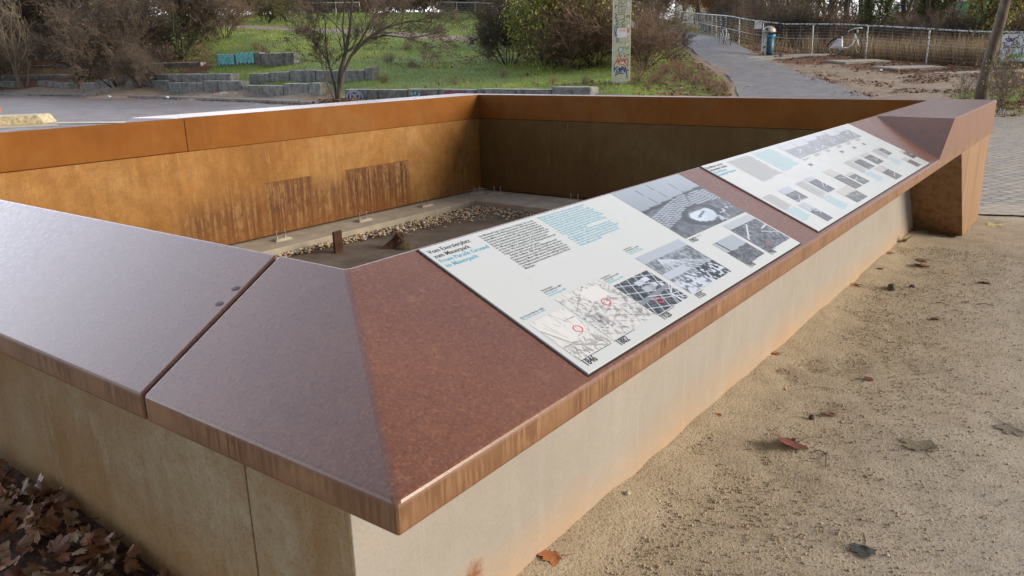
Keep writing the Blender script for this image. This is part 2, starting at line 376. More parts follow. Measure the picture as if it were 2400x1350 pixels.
# trampled sand: soft hollows and a heap along the right wall foot
dent = (fbm(X*2.2, Y*2.2, 4, 3)-.5)*.02+(fbm(X*9, Y*9, 3, 9)-.5)*.012+(fbm(X*24, Y*24, 2, 19)-.5)*.006
heap = .05*np.exp(-np.maximum(WY-Y, 0)/.12)*(Y < WY+.2)*(X > .2)*(X < 7.5)*(.3+fbm(X*3, Y*3, 3, 5))
foot = np.zeros_like(X)
for k in range(12):
    cx, cy, an = 3.0+RNG.normal()*.5, .05+RNG.normal()*.16, RNG.uniform(0, 6.28)
    a_ = (X-cx)*math.cos(an)+(Y-cy)*math.sin(an); b_ = -(X-cx)*math.sin(an)+(Y-cy)*math.cos(an)
    foot -= .014*np.exp(-(a_/.13)**2-(b_/.05)**2); foot += .008*np.exp(-((np.hypot(a_/.13, b_/.05)-1.5)/.4)**2)
ZZ = ZZ+near*(dent+np.clip(foot, -.045, .03))+heap-.012*near
def surf(x, y):
    i = int(np.clip(np.searchsorted(GX, x)-1, 0, len(GX)-2)); j = int(np.clip(np.searchsorted(GY, y)-1, 0, len(GY)-2)); G = ZZ.reshape(len(GX), len(GY)); a = (x-GX[i])/(GX[i+1]-GX[i]); b = (y-GY[j])/(GY[j+1]-GY[j])
    return float(G[i, j]*(1-a)*(1-b)+G[i+1, j]*a*(1-b)+G[i, j+1]*(1-a)*b+G[i+1, j+1]*a*b)
far = sstep(20, 30, D)*(fbm(X*.5, Y*.5, 4, 31)-.5)*.18*sstep(.1, .5, Z(X, Y)); ZZ = ZZ+far
nx, ny = len(GX), len(GY)
I, J = np.meshgrid(np.arange(nx-1), np.arange(ny-1), indexing='ij'); I = I.ravel(); J = J.ravel()
cxm = (GX[I]+GX[I+1])/2; cym = (GY[J]+GY[J+1])/2
keep = ~((cxm > H0) & (cxm < H1) & (cym > H2) & (cym < H3)); I = I[keep]; J = J[keep]
F = np.stack([I*ny+J, (I+1)*ny+J, (I+1)*ny+J+1, I*ny+J+1], 1)
gme = npmesh('ground', np.stack([X, Y, ZZ], 1), F, 4, True)
def masks(x, y):
    """grass, leaf litter, dry tan grass, grey hard dirt"""
    u, d = ud(x, y); z = Z(x, y); nse = fbm(x*.6, y*.6, 4, 51)-.5; n2 = fbm(x*2.5, y*2.5, 3, 77)-.5
    q = nse*60
    row = np.interp(u, [0, 180, 400, 600, 760, 870, 1000, 1200, 1457, 1560, 1700], [53, 49, 41.5, 37, 33, 31, 29.4, 26.8, 23.9, 23, 24.5])
    hill = sstep(0, .8, d-row-.3)
    grass = hill*sstep(420, 560, u+q)*(1-sstep(1520, 1600, u+q*.3))
    grass = np.maximum(grass, hill*.5*sstep(.05, .2, n2+nse*.5)*(u < 520))
    litter = hill*(u < 520)*.75
    pathl = np.interp(d, [20, 25, 30, 36, 50, 75, 110], [1735, 1735, 1700, 1630, 1575, 1530, 1525])
    pathr = np.interp(d, [18, 25, 30, 36, 50, 75, 110], [2120, 2040, 1900, 1790, 1640, 1570, 1545])
    bank = (u > 1480)*(u < pathl-6)*sstep(22, 24, d)
    grass = np.maximum(grass*(u < 1540), bank*(.35+sstep(-.05, .2, n2))*.7); litter = np.maximum(litter, bank*.6)
    right = (u > pathr)*(d > 17)
    fence = np.interp(u, [1565, 1600, 1650, 1700, 1760, 1835, 1967, 2114, 2280, 2500], [110, 85, 60, 48, 39.4, 38, 36, 34, 32, 29])
    litter = np.maximum(litter, right*sstep(-6, -1.5, d-fence+nse*3)*(1-sstep(3, 6, d-fence)))
    tan = right*sstep(-.2, .8, d-fence)
    rb = right*(u > 2150)*sstep(0, 100, u-2170-(d-19)*8)*(1-sstep(23, 26, d))
    grass = np.maximum(grass, rb*sstep(-.08, .12, n2)); litter = np.maximum(litter, rb*.6)
    verge = right*(u < 1800)*sstep(28, 34, d)*(1-sstep(0, 1.5, d-fence)); grass = np.maximum(grass, verge*sstep(-.1, .1, n2)*.8)
    hp = np.exp(-(((z-np.interp(u, [560, 1110], [4.45, 2.75]))/.26)**2))*sstep(500, 560, u)*(1-sstep(1090, 1150, u))*(d < 75)*(d > 42)
    grass = grass*(1-np.clip(hp*1.3, 0, 1)); litter = litter*(1-hp)
    grey = np.clip(hp*1.4, 0, 1)
    return np.clip(grass, 0, 1), np.clip(litter, 0, 1), np.clip(tan, 0, 1), np.clip(grey, 0, 1)
g_, l_, t_m, h_ = masks(X, Y)
ca = gme.color_attributes.new('mask', 'FLOAT_COLOR', 'POINT')
ca.data.foreach_set('color', np.stack([g_, l_, t_m, 1-h_], 1).astype(np.float32).ravel())
t = NT('park_ground'); vc = t.n('VertexColor', layer_name='mask'); ms = t.n('SeparateColor'); t.l(vc.outputs[0], ms.inputs[0])
fine = t.noise(95, 4, None, .7); mid = t.noise(7, 5, None, .65); big = t.noise(.6, 4); P = t.sep(t.pos())
sand = t.ramp(mid, [(.3, (.38, .31, .215)), (.55, (.455, .38, .27)), (.75, (.52, .445, .33))])
greyer = t.ramp(t.math('ADD', t.math('MULTIPLY', P[1], -.45), t.math('MULTIPLY', big, .8)), [(.3, 0.0), (1.0, .75)])
sand = t.mix(greyer, sand, t.ramp(mid, [(.3, (.33, .30, .255)), (.7, (.46, .42, .36))]))
sand = t.mix(t.ramp(fine, [(.30, .85), (.48, 0.0)]), sand, (.07, .055, .04))
sand = t.mix(t.ramp(fine, [(.58, 0.0), (.75, .6)]), sand, (.50, .44, .34))
dirt = t.ramp(t.noise(3, 6, None, .7), [(.3, (.17, .125, .09)), (.55, (.29, .225, .165)), (.75, (.38, .305, .23))])
dfar = t.n('MapRange'); dfar.inputs['From Min'].default_value = 15; dfar.inputs['From Max'].default_value = 19
ln = t.n('VectorMath', operation='LENGTH'); t.l(t.pos(), ln.inputs[0]); t.l(ln.outputs['Value'], dfar.inputs[0])
c = t.mix(dfar.outputs[0], sand, dirt)
tanc = t.ramp(t.noise(4, 5, None, .7), [(.35, (.10, .065, .035)), (.6, (.24, .165, .09)), (.75, (.32, .23, .12))])
lit = t.ramp(t.noise(14, 4, None, .8), [(.32, (.04, .022, .012)), (.47, (.12, .055, .026)), (.6, (.21, .10, .05)), (.72, (.33, .21, .12))])
gr = t.ramp(t.noise(5, 6, None, .75), [(.3, (.07, .11, .02)), (.5, (.14, .22, .04)), (.62, (.21, .26, .06)), (.75, (.30, .25, .12))])
def soft(m): return t.ramp(t.math('ADD', m, t.math('MULTIPLY', t.math('SUBTRACT', t.noise(2.2, 5, None, .75), .5), .9)), [(.38, 0.0), (.55, 1.0)])
c = t.mix(soft(ms.outputs[2]), c, tanc); c = t.mix(soft(ms.outputs[1]), c, lit); c = t.mix(soft(ms.outputs[0]), c, gr)
t.base(c); t.rough(.9); t.bump(t.math('ADD', fine, t.math('ADD', t.math('MULTIPLY', mid, .4), t.math('MULTIPLY', t.noise(30, 4, None, .7), .8))), .6, .012); M_GROUND = t.m
tag(link('ground', gme, M_GROUND), 'sandy and grassy park ground rising behind the steel enclosure', 'ground', kind='structure')

# sheets laid on the ground: each follows the terrain
def strip(name, left, right, m, dz=.02, k=8, label=None, ndiv=10, noisy=0):
    """left/right: lists of (u,d); densified between"""
    L = []; Rr = []
    for i in range(len(left)-1):
        for j in range(ndiv):
            s = j/ndiv
            L.append(np.array(xy(*(np.array(left[i])*(1-s)+np.array(left[i+1])*s)))); Rr.append(np.array(xy(*(np.array(right[i])*(1-s)+np.array(right[i+1])*s))))
    L.append(np.array(xy(*left[-1]))); Rr.append(np.array(xy(*right[-1])))
    L = np.array(L); Rr = np.array(Rr); V = []
    for s in np.linspace(0, 1, k+1):
        P_ = L*(1-s)+Rr*s
        if noisy and s in (0., 1.): P_ = P_+(fbm(P_[:, :1]*1.3+s*9, P_[:, 1:]*1.3, 3, 4)-.5)*noisy
        V.append(np.column_stack([P_, Z(P_[:, 0], P_[:, 1])+dz+.03*np.sin(np.pi*min(max(s, 0), 1))]))
    V = np.array(V); n = V.shape[1]
    F = [((a*n+b), (a*n+b+1), ((a+1)*n+b+1), ((a+1)*n+b)) for a in range(k) for b in range(n-1)]
    me = npmesh(name, V.reshape(-1, 3), np.array(F), 4, True)
    o = link(name, me, m); tag(o, label, name.replace('_', ' '), kind='structure'); return o
t = NT('worn_asphalt'); c = t.ramp(t.noise(2.2, 6, None, .7), [(.3, (.16, .158, .17)), (.55, (.23, .225, .235)), (.75, (.31, .30, .29))])
c = t.mix(t.ramp(t.noise(40, 3, None, .8), [(.6, 0.0), (.75, .5)]), c, (.30, .21, .13)); t.b.inputs['Specular IOR Level'].default_value = .3
t.base(c); t.rough(.65); t.bump(t.noise(60, 3), .4, .01); M_ASPH = t.m
strip('path', [(1755, 18), (1745, 25), (1712, 30), (1640, 36), (1582, 50), (1536, 75), (1530, 110)],
      [(2160, 18), (2035, 25), (1890, 30), (1772, 36), (1662, 50), (1566, 75), (1546, 110)], M_ASPH, .03, 8, 'asphalt footpath running uphill along the railing', noisy=.35)
# cobbled paving beyond the right end of the enclosure
t = NT('granite_setts'); v = t.pos((1, 1, 1)); mp = v.node; mp.inputs['Rotation'].default_value = (0, 0, math.radians(20))
bk = t.n('TexBrick'); bk.offset = .5; bk.inputs['Scale'].default_value = 1.0; bk.inputs['Brick Width'].default_value = .19; bk.inputs['Row Height'].default_value = .14
bk.inputs['Mortar Size'].default_value = .016; bk.inputs['Mortar Smooth'].default_value = .6
bk.inputs['Color1'].default_value = (.40, .35, .29, 1); bk.inputs['Color2'].default_value = (.27, .245, .22, 1); bk.inputs['Mortar'].default_value = (.13, .10, .07, 1)
dv = t.n('MixRGB', blend_type='ADD'); dv.inputs[0].default_value = .09; t.l(v, dv.inputs[1])
nn = t.n('TexNoise'); nn.inputs['Scale'].default_value = 3; t.l(v, nn.inputs[0]); t.l(nn.outputs[1], dv.inputs[2]); t.l(dv.outputs[0], bk.inputs[0])
c = t.mix(t.ramp(t.noise(3, 5), [(.5, 0.0), (.68, .85)]), bk.outputs[0], (.36, .30, .22))
P = t.sep(t.pos()); dd_ = t.math('ADD', t.math('MULTIPLY', t.math('SUBTRACT', P[0], 8.15), .94), t.math('MULTIPLY', P[1], .34)); dd_ = t.math('ADD', dd_, t.math('MULTIPLY', t.noise(2.5, 4), -.9))
c = t.mix(t.ramp(dd_, [(.0, 1.0), (.25, 0.0)]), c, (.40, .345, .26))
t.base(c); t.rough(.5); t.bump(t.math('SUBTRACT', 1.0, bk.outputs['Fac']), 1.0, .03); M_SETT = t.m
def quadsheet(name, pts, m, label, z=.006, n=24):
    P4 = [np.array(p, float) for p in pts]; V = []
    for i in range(n+1):
        for j in range(n+1):
            s, q = i/n, j/n; p = (P4[0]*(1-s)+P4[1]*s)*(1-q)+(P4[3]*(1-s)+P4[2]*s)*q
            V.append((p[0], p[1], Z(p[0], p[1])+z))
    F = [(i*(n+1)+j, (i+1)*(n+1)+j, (i+1)*(n+1)+j+1, i*(n+1)+j+1) for i in range(n) for j in range(n)]
    return tag(link(name, npmesh(name, V, np.array(F), 4, True), m), label, name.replace('_', ' '), kind='structure')
quadsheet('cobbled_paving', [(8.15, .02), (10.3, -6), (30, -4.5), (20, 5)], M_SETT, 'grey granite sett paving beyond the right end of the enclosure', .003)
# paved plaza behind, to the left, bounded by a curving kerb
KU = [(-500, 57), (0, 50.5), (180, 45.5), (300, 41.5), (450, 37.3), (600, 33.6), (700, 31.2), (780, 29.2), (900, 26.5)]
t = NT('plaza_cobbles'); v = t.pos((1, 1, 1))
bk = t.n('TexBrick'); bk.inputs['Scale'].default_value = 1.0; bk.inputs['Brick Width'].default_value = .11; bk.inputs['Row Height'].default_value = .1
bk.inputs['Mortar Size'].default_value = .009; bk.inputs['Color1'].default_value = (.19, .155, .15, 1); bk.inputs['Color2'].default_value = (.135, .105, .105, 1); bk.inputs['Mortar'].default_value = (.11, .09, .08, 1)
t.l(v, bk.inputs[0]); c = t.mix(t.ramp(t.noise(.8, 6, None, .7), [(.35, 0.0), (.7, .6)]), bk.outputs[0], (.20, .17, .17))
t.b.inputs['Specular IOR Level'].default_value = .3
t.base(c); t.rough(t.ramp(t.noise(1.3, 5), [(.3, .55), (.7, .75)])); t.bump(t.math('ADD', t.math('SUBTRACT', 1.0, bk.outputs['Fac']), t.noise(5, 4)), .7, .02); M_PLAZA = t.m
outer = [np.array(xy(u, d)) for u, d in KU]
inner = [np.array(p) for p in [(-14, 30), (-6, 24), (-1, 20), (2.5, 17), (6.5, 15), (10, 14.5), (12, 14), (14.5, 13), (17, 11.5)]]
V = []; k = 20
for s in np.linspace(0, 1, k+1):
    for a, b in zip(inner, outer): p = a*(1-s)+b*s; V.append((p[0], p[1], .012))
n = len(outer); F = [((a*n+b), (a*n+b+1), ((a+1)*n+b+1), ((a+1)*n+b)) for a in range(k) for b in range(n-1)]
tag(link('plaza', npmesh('plaza', V, np.array(F), 4), M_PLAZA), 'purple grey cobbled plaza behind the enclosure', 'plaza', kind='structure')
M_GRAN = NT('weathered_granite'); t = M_GRAN
c = t.ramp(t.noise(4, 6, t.pos(), .75), [(.28, (.06, .065, .065)), (.45, (.17, .18, .17)), (.62, (.31, .31, .29)), (.8, (.45, .43, .38))])
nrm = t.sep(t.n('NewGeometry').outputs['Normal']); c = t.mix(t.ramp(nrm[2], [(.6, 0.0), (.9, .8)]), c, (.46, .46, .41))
c = t.mix(t.ramp(t.noise(1.0, 3, t.pos((6, 6, .8))), [(.5, 0.0), (.68, .45)]), c, (.07, .08, .075))
t.base(c); t.rough(.85); t.bump(t.noise(9, 6, None, .7), .8, .05); M_GRAN = t.m
M_KERB = plain('kerb_stone', (.26, .255, .235), .8, var=.2, sc=2, obj=False, bump=.4)
kb = MB()
kp = []
for i in range(len(outer)-1):
    for j in range(8): kp.append(outer[i]*(1-j/8)+outer[i+1]*j/8)
for i in range(len(kp)-1):
    a, b = kp[i], kp[i+1]; dr = (b-a)/np.linalg.norm(b-a); nn_ = np.array([-dr[1], dr[0]]);
    if np.dot(nn_, F2) < 0: nn_ = -nn_
    b2 = b-dr*.012
    q = [(*a, -.05), (*b2, -.05), (*(b2+nn_*.25), -.05), (*(a+nn_*.25), -.05), (*a, .13), (*b2, .13), (*(b2+nn_*.25), .13), (*(a+nn_*.25), .13)]
    kb.add(q, [(0, 3, 2, 1), (4, 5, 6, 7), (0, 1, 5, 4), (1, 2, 6, 5), (2, 3, 7, 6), (3, 0, 4, 7)])
tag(kb.build('plaza_kerb', M_KERB), 'low stone kerb curving round the plaza', 'kerb', kind='structure')
# dirt verge between the kerb and the first row of blocks, level with the kerb top
V = []
vo = [np.array(xy(u, d)) for u, d in [(-500, 61), (0, 53.4), (180, 49), (300, 45.3), (450, 40.3), (600, 37), (700, 34.6), (780, 32.6), (900, 30.3)]]
for s in np.linspace(0, 1, 4):
    for i in range(len(outer)):
        dr = vo[i]-outer[i]; a = outer[i]+dr/np.linalg.norm(dr)*.26; p = a*(1-s)+vo[i]*s; V.append((p[0], p[1], .105+.0*s))
F = [((a*n+b), (a*n+b+1), ((a+1)*n+b+1), ((a+1)*n+b)) for a in range(3) for b in range(n-1)]
t = NT('trodden_dirt'); c = t.ramp(t.noise(2.5, 6, None, .75), [(.35, (.12, .075, .045)), (.5, (.25, .205, .15)), (.7, (.34, .29, .23))]); t.base(c); t.rough(.9); t.bump(t.noise(20, 4), .4, .02)
tag(link('dirt_verge', npmesh('dirt_verge', V, np.array(F), 4), t.m), 'strip of trodden dirt between kerb and granite blocks', 'dirt verge', kind='structure')

# ---------------------------------------------------------------- steel enclosure
enc = empty('steel_enclosure', (0, 0, 0), 'rectangular weathered steel enclosure with sloping brown cap and white display boards', 'steel enclosure')
CAPM = [M_CAP, M_LIP, M_BAND]
def corner_cap(seam, mirror=False): pass
# segment A: front corner, right arm with boards, raised flat end
YS = .812
xC, xA, xB = 5.186, 5.724, 5.631
b = MB()
pts = dict(a0=(0, YS, ZL), a1=(0, YS, ZU), a2=(WL, YS, ZT), a3=(WL, YS, ZL), c0=(0, 0, ZL), c1=(0, 0, ZU), c2=(WL, WC, ZT), c3=(WL, WC, ZL),
           C=(xC, 0, ZU), A=(xA, WC, ZT), B=(xB, 0, ZT), e0=(XE, 0, ZL), e1=(XE, 0, ZT), e2=(XE, WC, ZT), e3=(XE, WC, ZL))
def solid(pts, faces):
    ks = list(pts); b = MB(); b.add([pts[k] for k in ks], [tuple(ks.index(i) for i in f.split()) for f, m in faces]); b.m = [m for f, m in faces]; return b
b = solid(pts, [('a0 a3 a2 a1', 0), ('c0 a0 a1 c1', 1), ('c1 a1 a2 c2', 0), ('a3 c3 c2 a2', 2), ('c0 c1 C B e1 e0', 1), ('c1 c2 A C', 0), ('C A B', 0),
                ('B A e2 e1', 0), ('c2 c3 e3 e2 A', 2), ('e0 e1 e2 e3', 0), ('a0 c0 c3 a3', 0), ('c0 e0 e3 c3', 0)])
b.build('cap', CAPM, enc, bevel=.009, seg=3)
# segment B: left arm, back left corner, start of the back wall
g = YS+.007; XS = 3.40; YO = DI+WC
pts = dict(a0=(0, g, ZL), a1=(0, g, ZU), a2=(WL, g, ZT), a3=(WL, g, ZL), c0=(0, YO, ZL), c1=(0, YO, ZU), c2=(WL, DI, ZT), c3=(WL, DI, ZL),
           C=(XS-.75, YO, ZU), A=(XS-.05, DI, ZT), B=(XS-.2, YO, ZT), e0=(XS, YO, ZL), e1=(XS, YO, ZT), e2=(XS, DI, ZT), e3=(XS, DI, ZL))
solid(pts, [('a0 a1 a2 a3', 0), ('a0 c0 c1 a1', 1), ('a1 c1 c2 a2', 0), ('a3 a2 c2 c3', 2), ('c0 e0 e1 B C c1', 1), ('c1 C A c2', 0), ('C B A', 0),
            ('A B e1 e2', 0), ('c3 c2 A e2 e3', 2), ('e0 e3 e2 e1', 0), ('a0 a3 c3 c0', 0), ('c0 c3 e3 e0', 0)]).build('cap', CAPM, enc, bevel=.009, seg=3)
# segment C: flat back wall and far right wall
x0 = XS+.0025; y0 = WC+.003
pts = dict(p0=(x0, DI, ZL), p1=(WI, DI, ZL), p2=(WI, y0, ZL), p3=(XE, y0, ZL), p4=(XE, YO, ZL), p5=(x0, YO, ZL),
           q0=(x0, DI, ZT), q1=(WI, DI, ZT), q2=(WI, y0, ZT), q3=(XE, y0, ZT), q4=(XE, YO, ZT), q5=(x0, YO, ZT))
solid(pts, [('p5 p4 p1 p0', 0), ('p1 p4 p3 p2', 0), ('q0 q1 q4 q5', 0), ('q1 q2 q3 q4', 0), ('p0 p1 q1 q0', 2), ('p1 p2 q2 q1', 2), ('p2 p3 q3 q2', 0),
            ('p3 p4 q4 q3', 1), ('p4 p5 q5 q4', 1), ('p5 p0 q0 q5', 0)]).build('cap', CAPM, enc, bevel=.004, seg=2)
tk = .014; e = .0
def wall(a, b_, m, nm='wall_panel'): MB().box(a, b_).build(nm, m, enc, bevel=.002, seg=1)
ZW = ZL-.004
wall((WX+.002, WY, -.35), (7.05, WY+.1, ZW), M_OUTR)                    # right outer wall
wall((WX, .003+WY, -.35), (WX+.1, .812, ZW), M_OUTL)                     # left outer, near piece (short)
wall((WX, .818, -.35), (WX+.1, YO-.2, ZW), M_OUTL)                       # left outer, long piece
MB().box((WX+.02, .70, -.3), (WX+.09, .95, ZW-.01)).build('joint_backing', M_GAP, enc)
wall((WX+.1, YO-.3, -.35), (XE-.22, YO-.2, ZW), M_OUTL)                  # back outer
wall((XE-.12, .45, -.35), (XE-.02, YO-.2, ZW), M_OUTR)                   # right end outer
ib = -.165
wall((WL, DI+.006, ib), (WI+.1, DI+.05, ZW), M_INW, 'inner_wall_panel')
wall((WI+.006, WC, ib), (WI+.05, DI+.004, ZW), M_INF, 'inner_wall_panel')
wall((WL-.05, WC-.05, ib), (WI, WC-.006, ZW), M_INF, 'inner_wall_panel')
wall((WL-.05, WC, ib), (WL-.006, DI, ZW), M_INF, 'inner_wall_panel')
# tapering leg under the raised end
MB().add([(6.29, .012, ZW), (XE-.02, .012, ZW), (XE-.03, .012, -.1), (7.13, .012, -.1), (6.29, WY+.02, ZW), (XE-.02, WY+.02, ZW), (XE-.03, WY+.02, -.1), (7.13, WY+.02, -.1)],
         [(0, 3, 2, 1), (4, 5, 6, 7), (0, 1, 5, 4), (1, 2, 6, 5), (2, 3, 7, 6), (3, 0, 4, 7)]).build('leg', M_PIER, enc, bevel=.006)
# joint shadow gap behind the caps (closes the seam)
MB().box((.012, YS-.1, ZL+.006), (WL-.012, YS+.1, ZU-.012)).build('seam_backing', M_GAP, enc)

# ---------------------------------------------------------------- pit: footing, soil, pebbles, anchors, stumps
ft = MB(); fz = -.19
for a, c_ in [((WL-.05, DI-.48, -.6), (WI+.1, DI+.1, fz)), ((WI-.72, WC-.1, -.6), (WI+.1, DI-.481, fz)), ((WL-.05, WC-.1, -.6), (WC+.3, DI-.481, fz)), ((WC+.301, WC-.1, -.6), (WI-.721, WC+.3, fz))]:
    ft.box(a, c_)
tag(ft.build('concrete_footing', M_CONC, bevel=.006), 'concrete strip footing under the inner steel walls', 'footing', kind='structure')
n = 90; V = []
for i in range(n+1):
    for j in range(n+1):
        x = WC+.3+(WI-.72-WC-.3)*i/n; y = WC+.3+(DI-.48-WC-.3)*j/n
        V.append((x, y, -.285+float(fbm(x*1.5, y*1.5, 4, 8)-.5)*.05+float(fbm(x*12, y*12, 2, 2)-.5)*.012))
F = [(i*(n+1)+j, (i+1)*(n+1)+j, (i+1)*(n+1)+j+1, i*(n+1)+j+1) for i in range(n) for j in range(n)]
t = NT('pit_soil'); c = t.ramp(t.noise(2.5, 6, None, .7), [(.3, (.085, .065, .045)), (.5, (.14, .11, .08)), (.7, (.20, .165, .125))])
c = t.mix(t.ramp(t.noise(1.4, 4), [(.6, 0.0), (.75, .35)]), c, (.09, .10, .035)); t.base(c); t.rough(.9); t.bump(t.noise(50, 4, None, .7), .5, .01)
tag(link('pit_soil', npmesh('pit_soil', V, np.array(F), 4, True), t.m), 'dark bare soil on the floor of the enclosure', 'soil', kind='structure')
# stones helper: many small irregular stones in one mesh with colour attribute
ICO = bmesh.new(); bmesh.ops.create_icosphere(ICO, subdivisions=1, radius=1); IV = np.array([v.co[:] for v in ICO.verts]); IF = np.array([[v.index for v in f.verts] for f in ICO.faces]); ICO.free()
def stones(name, P, S, cols, mat, smooth=True, flat=.6):
    n = len(P); nv = len(IV)
    sc = S[:, None, None]*(RNG.uniform(.7, 1.25, (n, 1, 3))*np.array([1, 1, flat]))
    V = IV[None]*(1+RNG.uniform(-.18, .18, (n, nv, 1)))*sc
    a = RNG.uniform(0, 6.28, n); ca_, sa = np.cos(a), np.sin(a)
    V = np.stack([V[..., 0]*ca_[:, None]-V[..., 1]*sa[:, None], V[..., 0]*sa[:, None]+V[..., 1]*ca_[:, None], V[..., 2]], -1)+P[:, None, :]
    F = (IF[None]+(np.arange(n)*nv)[:, None, None]).reshape(-1)
    me = npmesh(name, V.reshape(-1, 3), F, 3, smooth)
    at_ = me.color_attributes.new('Col', 'FLOAT_COLOR', 'POINT')
    cc = np.repeat(cols[RNG.integers(0, len(cols), n)]*RNG.uniform(.8, 1.2, (n, 1)), nv, 0); at_.data.foreach_set('color', np.column_stack([cc, np.ones(len(cc))]).astype(np.float32).ravel())
    return link(name, me, mat)
t = NT('stone_colours'); at_ = t.n('VertexColor', layer_name='Col'); t.base(t.mix(t.ramp(t.noise(60, 3), [(.4, 0.0), (.7, .4)]), at_.outputs[0], (.25, .2, .15))); t.rough(.75); M_STONE = t.m
P_ = []
x1, y1 = WI-.72, DI-.48
while len(P_) < 4400:
    if RNG.random() < .62: x = RNG.uniform(WC+.3, x1-.02); y = y1-.02-abs(RNG.normal())*(.05+.17*sstep(4.2, 6.5, x))
    else: y = RNG.uniform(WC+.4, y1-.02); x = x1-.02-abs(RNG.normal())*.16
    P_.append((x, y, -.275+RNG.uniform(0, .035)))
tag(stones('pebble_border', np.array(P_), RNG.uniform(.009, .021, len(P_)), np.array([(.62, .53, .39), (.52, .42, .28), (.70, .64, .52), (.38, .25, .15), (.17, .16, .15), (.56, .38, .22)]), M_STONE),
    'band of rounded cream and brown pebbles along the footing', 'pebbles', kind='stuff')
# anchor plates
def make_anchor():
    r = empty('anchor_plate', (0, 0, 0))
    MB().add([(-.13, -.07, 0), (.13, -.08, 0), (.14, .07, 0), (-.12, .08, 0), (-.105, -.05, .028), (.105, -.055, .03), (.11, .05, .03), (-.1, .055, .028)],
             [(0, 3, 2, 1), (4, 5, 6, 7), (0, 1, 5, 4), (1, 2, 6, 5), (2, 3, 7, 6), (3, 0, 4, 7)]).build('mortar_pad', M_CONC, r, bevel=.004)
    for sx in (-.065, .065):
        m = MB(); m.lathe([(.0, .028), (.022, .028), (.022, .034), (.0, .034)], 14, (sx, 0, 0)); m.lathe([(.0, .034), (.014, .034), (.014, .046), (0, .046)], 6, (sx, 0, 0)); m.lathe([(0, .04), (.007, .04), (.007, .115), (.004, .12), (0, .12)], 10, (sx, 0, 0))
        m.build('bolt', M_GALV, r, smooth=False)
    return r
anc = make_anchor()
spots = [(4.20, DI-.2, 0), (5.36, DI-.2, 0), (6.42, DI-.2, 0), (7.50, DI-.17, 0), (WI-.17, 5.68, 90), (WI-.17, 4.44, 90)]
anl = ['pair of bolts at the leftmost mortar pad, beside the drip stained wall', 'pair of bolts on a mortar pad, second along the orange wall', 'pair of bolts on a mortar pad, third along the orange wall',
       'pair of bolts nearest the inner corner, on the orange wall side', 'pair of bolts nearest the inner corner, on the dark wall side', 'pair of bolts under the dark wall, half behind the board edge']
for i, (x, y, a) in enumerate(spots):
    o = anc if i == 0 else copy_tree(anc)
    o.scale = (.82, .75, .9); o.location = (x, y, fz); o.rotation_euler = (0, 0, math.radians(a)); tag(o, anl[i], 'anchor bolts', 'bolted anchor pads on the footing')
# iron post stump and broken stump
p = onz(794, 592, -.28); m = MB(); hgt = .215
prof = [(-.045, -.03), (.045, -.035), (.05, .03), (-.04, .035)]
vs = []
for k, z in enumerate(np.linspace(-.05, hgt, 6)):
    for (x, y) in prof: vs.append((x+RNG.normal()*.003, y+RNG.normal()*.003, z+(.012 if (k == 5 and x > 0) else 0)))
fs = [(k*4+i, k*4+(i+1) % 4, (k+1)*4+(i+1) % 4, (k+1)*4+i) for k in range(5) for i in range(4)]+[(20, 21, 22, 23)]
o = m.add(vs, fs).build('iron_post_stump', M_STUMP, bevel=.004); o.location = p; o.rotation_euler = (0, 0, math.radians(-20)); tag(o, 'upright rusty iron post stump sticking out of the soil', 'post stump')
p = onz(925, 583, -.29); r = empty('broken_post', tuple(p), 'broken slanting rusty post beside the upright stump', 'broken post', rz=math.radians(-36))
m = MB()
m.add([(-.20, .02, -.02), (.03, -.05, -.03), (.12, .06, -.03), (-.10, .12, -.02), (-.02, .02, .10), (.035, -.01, .185), (.05, .03, .18), (.0, .06, .11)],
      [(0, 1, 5, 4), (1, 2, 6, 5), (2, 3, 7, 6), (3, 0, 4, 7), (4, 5, 6, 7)]); m.build('post_shaft', M_STUMP, r, bevel=.006)
m = MB(); m.lathe([(.12, -.03), (.10, .02), (.06, .06), (.02, .085), (0, .09)], 11, (.10, -.02, 0)); o = m.build('mossy_root', M_STUMP2, r, smooth=False)
m = MB(); m.tube([(.03, -.01, .17), (.06, -.03, .12), (.10, -.05, .05)], [.012, .018, .012], 5); m.tube([(.05, .0, .17), (.09, -.01, .14), (.10, -.02, .11)], [.008, .014, .008], 5); m.build('splinter', M_STUMP, r)

